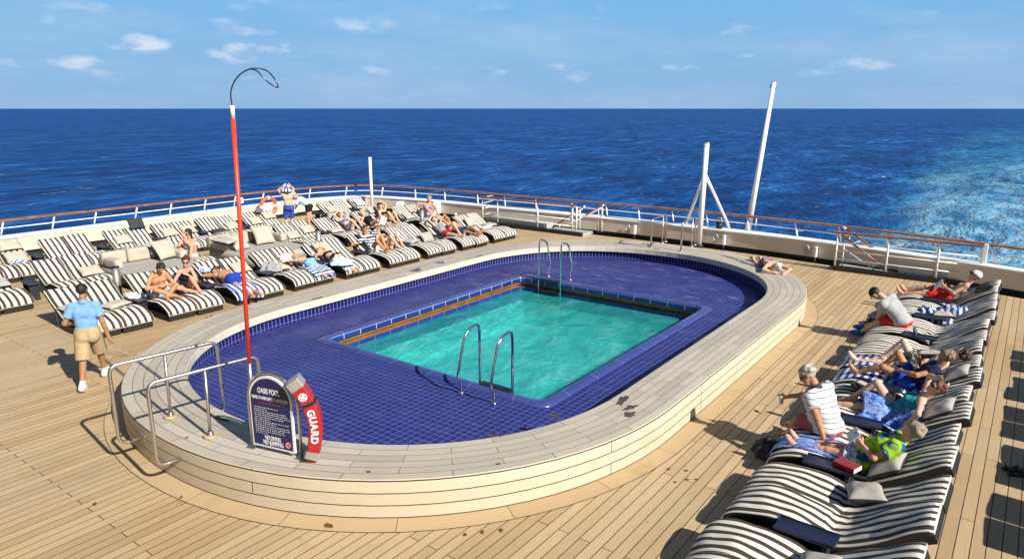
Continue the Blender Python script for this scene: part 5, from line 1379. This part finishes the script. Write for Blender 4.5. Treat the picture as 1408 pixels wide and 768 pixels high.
p.trunks(cloth('royal',(.012,.05,.36)), .55); p.hair('short','brown',clumps=False); p.cap_(NAVY_C, back=True)
p = P('person, child lying face down in pale blue tie-dye trunks', ('L',3,1), prone(.66,-.02,-.04,.09,turn=-.8), H=1.42, skin='light')
p.trunks(blotch_mat('tie_dye',[(.03,.16,.55),(.35,.62,.80),(.06,.28,.68),(.5,.7,.82)],9.,3), .62, .018); p.hair('short','blond')
p = P('person, blond woman lying face down in black bikini', ('L',4,0), prone(.74,.06,-.02,.08,turn=.9), H=1.66, female=True, skin='light')
p.bikini(BLACK_C); p.hair('tail','blond')
p = P('person, woman in striped top raising a white book in the sun', ('L',5,0), recline(1.02,.02,52,.85,.25,.30,wL=lambda J:J['sho'+'L']+A(-.30,-.22,.40), eL=A(-.3,-1,.1), wR=lambda J:J['shoR']+A(-.12,.46,-.12), eR=A(.4,.5,-1), turn=.4), H=1.68, female=True, skin='tan')
p.hair('long','brown'); p.shades(); p.shirt(stripe_mat('breton',2,.075,(.70,.70,.72),(.012,.02,.07),.45), .9, hem=.02); p.trunks(WHITE_C,.3,rise=.05)
J = p.J; bkp = Matrix.Rotation(PI,4,'Z') @ V(*(J['wriL']+A(-.05,-.04,.10))) + p.root.location
book('white open book held up by the woman in striped top', tuple(bkp), .5, mat('paper_cover',(.66,.72,.78),.7), .17,.24,.02, (1.2,.2))
p = P('person, sunglassed woman with both knees up beside the book reader', ('L',5,1), recline(1.05,.0,40,.95,.8,.22,arms=('side','side'),turn=-.2,head=20), H=1.66, female=True, skin='light')
p.hair('bun','red'); p.shades(); p.bikini(cloth('bikini_brown',(.16,.08,.05)))
p = P('person, sunbather in grey patterned top with hands behind head', ('L',7,0), recline(1.05,.0,38,.95,.1,.18,arms=('over','over'),head=8), H=1.68, female=True, skin='light')
p.hair('short','brown'); p.shirt(TOWELGP, 0, hem=.04); p.trunks(cloth('raspberry',(.36,.03,.06)), .5)
p = P('person, sunbather in dark blue shorts lying flat at the far left rows', ('L',7,1), recline(1.0,.0,30,.2,.0,.14,arms=('side','over'),head=2), H=1.76, skin='tan')
p.hair('short','brown'); p.trunks(cloth('slate_blue',(.03,.05,.13)), .65)
# middle and back rows
p = P('person, black-haired woman in white swimsuit sitting between the daybeds', ('M',2,0), sit(1.05,.02,-10,.3,yaw=-.60,hyaw=-.75,head=-8,aL=(.72,.22,zs(.7)+.06),aR=(.92,.30,zs(.9)+.06),kL=A(-.7,.6,.8),kR=A(.2,1,.9),
   wL=lambda J:J['head']+A(-.08,.14,-.10), wR=lambda J:J['head']+A(-.02,.17,-.13), eL=A(-.3,-.2,-1), eR=A(.5,.3,-1)), H=1.68, female=True, skin='pink', fat=.15)
p.hair('long','black'); p.shades(); p.swimsuit(cloth('swim_white',(.68,.67,.64)))
p = P('person, sunbather in blue bikini with both hands on her head', ('M',4,1), recline(1.05,.0,36,.9,.75,.18,arms=('over','over'),head=6), H=1.66, female=True, skin='light')
p.hair('short','brown'); p.shades(); p.bikini(cloth('bikini_blue',(.10,.17,.42)))
p = P('person, fair-haired sunbather lying flat in black behind the capped woman', ('M',5,0), recline(1.05,.0,30,.7,.3,.18,head=4,turn=.5), H=1.66, female=True, skin='light')
p.hair('short','blond'); p.swimsuit(BLACK_C)
p = P('person, woman in dark cap with one arm raised to her head', ('M',5,1), recline(1.02,.0,55,.95,.85,.22,arms=('over','side'),head=6,turn=-.2), H=1.70, female=True, skin='light')
p.hair('long','brown',clumps=False); p.cap_(NAVY_C); p.shades(); p.bikini(BLACK_C)
p = P('person, curly blonde woman sitting upright in blue bikini top', ('M',6,1), sit(.95,.0,-14,.5,hyaw=-.5,head=-18,yaw=-.25,wL=lambda J:J['pel']+A(-.12,-.22,.10), wR=lambda J:J['pel']+A(.08,.50,.28), eR=A(.2,.6,.4)), H=1.68, female=True, skin='pink')
p.hair('full','sandy', HAIR['blond']); p.bikini(cloth('bikini_blue',(.10,.17,.42)), cloth('bikini_blue',(.10,.17,.42)))
p = Person('person, shirtless man in royal blue trunks standing and drying his hair', (-22.15,15.88,0), 2.75, dict(pel=(0,0,.93), t=(.05,0,1), f=(1,0,0), ht=(.3,0,1), hf=(1,-.2,-.5), aL=(-.02,.13,.09), aR=(.05,-.12,.09), kL=A(1,0,0), kR=A(1,0,0),
   wL=lambda J:J['head']+A(.02,.13,.08), wR=lambda J:J['head']+A(.0,-.13,.10), eL=A(.7,.7,-.5), eR=A(.7,-.7,-.5)), H=1.78, skin='light')
p.hair('short','black'); p.trunks(blotch_mat('dark_batik',[(.006,.015,.10),(.012,.04,.24),(.05,.12,.40),(.01,.03,.2)],9.,2), .9, .022, .035); 
hd = Matrix.Rotation(2.75,4,'Z') @ V(*p.J['head']) + V(-22.15,15.88,0)
heap('blue and white towel over the head of the standing man', (hd.x+.06,hd.y-.06,hd.z-.10), .20,.17,.24, TOWELBW, .3, 21)
p = Person('person, grey-haired woman bending over in white patterned shirt and black shorts', (-22.05,16.70,0), -2.45, dict(pel=(0,0,.90), t=(.78,0,.52), f=(.52,0,-.8), pt=(.35,0,.9), pf=(.9,0,-.35), ht=(.8,0,.6), hf=(.5,.2,-.8), aL=(-.02,.12,.09), aR=(-.10,-.12,.09), kL=A(1,0,0), kR=A(1,0,0),
   wL=(.62,.20,.72), wR=(.60,-.16,.68), eL=A(-.1,.6,-.5), eR=A(-.1,-.6,-.5)), H=1.66, female=True, skin='pink', fat=.15)
p.hair('full','grey'); p.shirt(blotch_mat('pale_print',[(.66,.70,.72),(.70,.72,.73),(.36,.48,.58),(.68,.70,.72)],14.,1), .8, .022, hem=.03); p.trunks(BLACK_C, .5, .02)
heap('white towel held by the bending grey-haired woman', (-22.6,16.32,.62), .20,.16,.20, TOWELWB, 0, 22)
# far coping
p = Person('person, white-haired man lying face down on the far pool coping', (-5.28,18.25,CZ), -.92, prone(0,0,turn=.2,pel=(0,0,.115),t=nrm(A(1,0,.10)),aL=(-.80,.10,.055),aR=(-.80,-.10,.055),
   wL=lambda J:J['head']+A(.14,.16,-.12), wR=lambda J:J['head']+A(.10,-.14,-.12)), H=1.72, skin='light', fat=.15)
p.hair('short','white'); p.trunks(blotch_mat('red_blue_trunks',[(.35,.02,.03),(.03,.05,.22),(.40,.36,.34),(.3,.03,.04)],12.,1), .35)
# right row
p = P('person, man in grey tee, black cap and red shorts hunched on the lounger foot', ('R',6,0), sit(.50,.12,-46,.5,hyaw=-.15,head=-22,pf=nrm(A(-1,.3,0)),f=nrm(A(-1,.25,0)),aL=(-.22,.28,.10),aR=(-.36,.52,.10),kL=A(-.6,-.1,1),kR=A(-.6,.25,1),foot=A(-1,.25,0),
   wL=lambda J:J['kneeL']+A(-.02,.16,.06), wR=lambda J:J['kneeR']+A(.0,-.14,.07), eL=A(.1,-.8,-.5), eR=A(.1,.9,-.5)), H=1.78, skin='light')
p.shirt(cloth('heather_grey',(.36,.36,.37)), .6, .034, hem=-.05); p.trunks(cloth('bright_red',(.58,.025,.018)), .8, .013, .022); p.hair('crop','brown',clumps=False); p.cap_(BLACK_C); p.shoes(cloth('trainer_blue',(.015,.10,.42)))
p = P('person, shirtless man in red shorts and cap reading a white paper', ('R',8,0), recline(.98,.0,46,.0,.12,.12,arms=('lap','lap'),head=16), H=1.78, skin='pink')
p.trunks(cloth('bright_red',(.58,.025,.018)), .8, .013, .022); p.hair('short','grey',clumps=False); p.cap_(WHITE_C, BLACK_C); p.shades()
L8 = p.root.location; c = (p.J['wriL']+p.J['wriR'])/2
book('white folded paper held by the reclining shirtless man', (L8.x+c[0]-.14,L8.y+c[1],c[2]+.02), .1, mat('paper',(.72,.72,.70),.8), .24,.30,.012, (.1,-.9))
p = P('person, boy in navy top with blue shorts and tanned bent leg', ('R',4,0), recline(1.0,.0,44,.30,1.0,.16,head=30,turn=.3,wL=lambda J:J['pel']+A(-.10,-.18,.18), wR=lambda J:J['head']+A(-.34,.10,-.16), eL=A(.5,-1,-.1), eR=A(-.1,.7,-.5)), H=1.66, skin='tan')
p.shirt(NAVY_C, .35, .016, hem=.05); p.trunks(cloth('royal',(.012,.05,.36)), .6, .018); p.hair('short','sandy')
p = P('person, pale sunbather in black patterned shorts lying behind the boy', ('R',4,1), recline(1.04,.0,31,.05,1.0,.16,arms=('side','side'),head=4,turn=-.5), H=1.76, skin='pale')
p.trunks(blotch_mat('black_print',[(.012,.012,.014),(.02,.02,.02),(.40,.38,.33),(.015,.015,.015)],20.,1), .62, .018); p.hair('short','brown')
p = P('person, woman in teal swimsuit and sunglasses, hand on head, under blue towel', ('R',3,0), recline(1.0,.10,44,.0,.85,.14,wR=lambda J:J['head']+A(-.02,.07,.12), eR=A(-.2,1,.5), wL=lambda J:J['pel']+A(.22,-.30,.02), eL=A(.3,-1,.2), head=10, turn=.45), H=1.68, female=True, skin='light', fat=.2)
p.hair('short','red'); p.shades(); p.swimsuit(blotch_mat('teal_swim',[(.01,.16,.20),(.015,.30,.28),(.02,.10,.35)],10.,2))
def drape(label, key, fn, m, n=22, th=.010):
    P_ = [[fn(i/(n-1), j/(n-1)) for j in range(n)] for i in range(n)]
    bm = bmesh.new(); grid_sheet(bm, P_, th); o = obj('towel', bm, m); o.location = LOUNGERS[key].location + V(.09,0,0); o.rotation_euler = LOUNGERS[key].rotation_euler; return tag(o, label, 'towel')
def fold(u, v):
    x = .62+.72*u+.04*math.sin(7*v); y = -.30+.68*v+.03*math.sin(9*u)
    body = .20*max(0,1-((y-.10)/.24)**2)**.5 if abs(y-.10)<.24 else 0
    rise = max(0, x-1.0)*1.0*(abs(y-.10)<.24)*max(0,1-((y-.10)/.24)**4)
    z = zs(min(x,1.98))+.045+body+rise*.45+.016*math.sin(18*x+11*y)+.012*math.sin(27*y-9*x)
    return (x,y,z)
drape('blue striped towel over the woman with her hand on her head', ('R',3,0), fold, TOWELBL)
p = P('person, grey-haired man in striped polo and pink shorts perched on lounger foot', ('R',2,1), sit(.50,-.20,-24,.5,hyaw=.35,head=-18,pf=nrm(A(-1,.5,0)),f=nrm(A(-1,.35,0)),aL=(-.08,.14,.10),aR=(-.16,.46,.10),kL=A(-.4,-.1,1),kR=A(-.5,.3,1),foot=A(-1,.4,-.05),
   wR=lambda J:J['shoR']+A(-.46,.05,-.26), eR=A(.1,.7,-.8), wL=lambda J:J['pel']+A(.02,-.30,-.03), eL=A(.3,-.9,.2), pL=A(0,0,-1)), H=1.80, skin='tan', fat=.30)
p.shirt(stripe_mat('striped_polo',2,.062,(.66,.66,.65),(.10,.12,.18),.14), .62, .034, hem=-.04, collar=cloth('collar_dark',(.05,.05,.06))); p.trunks(cloth('dusty_pink',(.36,.10,.10)), .86, .013, .022); p.hair('full','grey'); p.shades(); 
L2 = p.root.location; c = p.J['wriR']+A(-.10,.0,-.13)
cup('paper cup held by the grey-haired man in striped polo', (L2.x+c[0],L2.y+c[1],c[2]), .12,.036, mat('paper',(.72,.72,.70),.8))
p = P('person, woman with short grey-blond hair in yellow-green and blue top, reading', ('R',2,0), recline(1.0,.02,46,.0,.0,.06,arms=('lap','lap'),head=14,turn=-.35,dl=.05,dr=.12), H=1.66, female=True, skin='pink', fat=.22)
def lime():
    m = bpy.data.materials.new('lime_print'); t = NT(m); o = t.coord()
    n = t.noise(o, 5.5, 3, .5, 1.5)
    t.out(t.ramp(n,[(.36,(.012,.04,.22)),(.43,(.02,.20,.28)),(.46,(.28,.46,.015)),(.62,(.38,.58,.02)),(.72,(.25,.42,.02))]), .85, 0., None, .2); return m
p.shirt(lime(), .55, .034, hem=-.05); p.hair('full','sandy', mat('hair_ash',(.26,.21,.14),.6,var=.4,scale=30,bump=.6,bscale=120)); p.trunks(TOWELWB, .55, .013)
L2 = p.root.location; c = (p.J['wriL']+p.J['wriR'])/2
book('pale blue booklet in the hands of the yellow-green top woman', (L2.x+c[0]-.12,L2.y+c[1]+.02,c[2]+.02), .3, mat('pale_cover',(.45,.60,.72),.6), .15,.22,.012, (.1,-.8))
# ---------------------------------------------------------------- camera, sun, sky
cam = bpy.data.cameras.new('camera'); co = bpy.data.objects.new('camera', cam); COL.objects.link(co); SC.camera = co
cam.sensor_width = 36.; cam.lens = 963./1408*36; cam.clip_start = .1; cam.clip_end = 200000.
co.location = (0,0,4.5); co.rotation_euler = (PI/2-math.atan(235/963.), 0, math.radians(36.6))
EL = math.radians(35.5); AZ = Vector((1.,-.14)).normalized()
sun_dir = V(AZ.x*math.cos(EL), AZ.y*math.cos(EL), math.sin(EL))
sl = bpy.data.lights.new('sun','SUN'); sl.energy = 5.0; sl.angle = math.radians(.53); sl.color = (1.,.945,.86)
so = bpy.data.objects.new('sun', sl); COL.objects.link(so); so.rotation_euler = (-sun_dir).to_track_quat('-Z','Y').to_euler()
w = bpy.data.worlds.new('World'); SC.world = w; t = NT(w)
sky = t('ShaderNodeTexSky', sky_type='NISHITA'); sky.sun_disc = False
sky.sun_elevation = EL; sky.sun_rotation = math.atan2(AZ.x, AZ.y); sky.altitude = 20; sky.air_density = 1.; sky.dust_density = .25; sky.ozone_density = 2.5
g = t.coord('Generated'); x,y,z = t.sep(g)
hs = t('ShaderNodeHueSaturation'); t.link(sky.outputs[0], hs.inputs['Color']); hs.inputs['Saturation'].default_value = 1.0; hs.inputs['Value'].default_value = .62; hs.inputs['Hue'].default_value = .5
# the sky close to the sea is a clear pale blue, not yellow
el = t.math('ARCSINE', z)
skyc = t.mix(t.rng(el, .14, .45, .95, .0), hs.outputs[0], t.mix(t.rng(el,0.,.20), (2.9,4.9,7.7), (1.7,5.2,9.2)))
# fair-weather clouds, thrown on a flat layer so they shrink towards the horizon
inv = t.math('DIVIDE', 1., t.math('MAXIMUM', t.math('ADD', z, .055), .01))
az = t.math('ARCTAN2', x, y)
cv = t.comb(t.math('MULTIPLY', az, 6.), t.math('MULTIPLY', el, 16.), 0.)
n = t.noise(cv, 2.1, 7, .52, .0); n2 = t.noise(cv, .62, 2, .5); nl = t.noise(t.comb(t.math('MULTIPLY', az, 6.), t.math('MULTIPLY', t.math('ADD', el, .010), 16.), 0.), 2.1, 4, .5)
band = t.math('MULTIPLY', t.rng(el,.026,.055), t.rng(el,.15,.08,.0,1.))
cl = t.math('MULTIPLY', t.rng(t.math('ADD', n, t.math('ADD', t.math('MULTIPLY', t.math('SUBTRACT', n2,.5), .55), t.rng(az, -1.1, -.35, .05, -.025))), .61,.78), band, clamp=True)
thin = t.math('MULTIPLY', t.rng(t.noise(t.comb(t.math('MULTIPLY',az,3.), t.math('MULTIPLY',el,14.),3.), 1.2, 6, .6), .45,.75), .30)
shade = t.mix(t.rng(t.math('SUBTRACT', n, nl), -.02,.07), (5.8,6.7,8.8), (10.,10.,10.2))
c1 = t.mix(thin, skyc, (6.6,7.6,9.0)); c2 = t.mix(t.math('MULTIPLY', cl, .56), c1, shade)
bg = t('ShaderNodeBackground'); t.link(c2, bg.inputs[0]); bg.inputs[1].default_value = .066
wo = t('ShaderNodeOutputWorld'); t.link(bg.outputs[0], wo.inputs[0])
SC.view_settings.view_transform = 'Standard'; SC.view_settings.look = 'None'; SC.view_settings.exposure = .58; SC.view_settings.gamma = 1.; SC.view_settings.use_curve_mapping = False
SC.cycles.max_bounces = 6; SC.cycles.transparent_max_bounces = 8; SC.cycles.use_denoising = True
SC.cycles.use_adaptive_sampling = True; SC.cycles.adaptive_threshold = .015; SC.cycles.caustics_reflective = False; SC.cycles.caustics_refractive = False
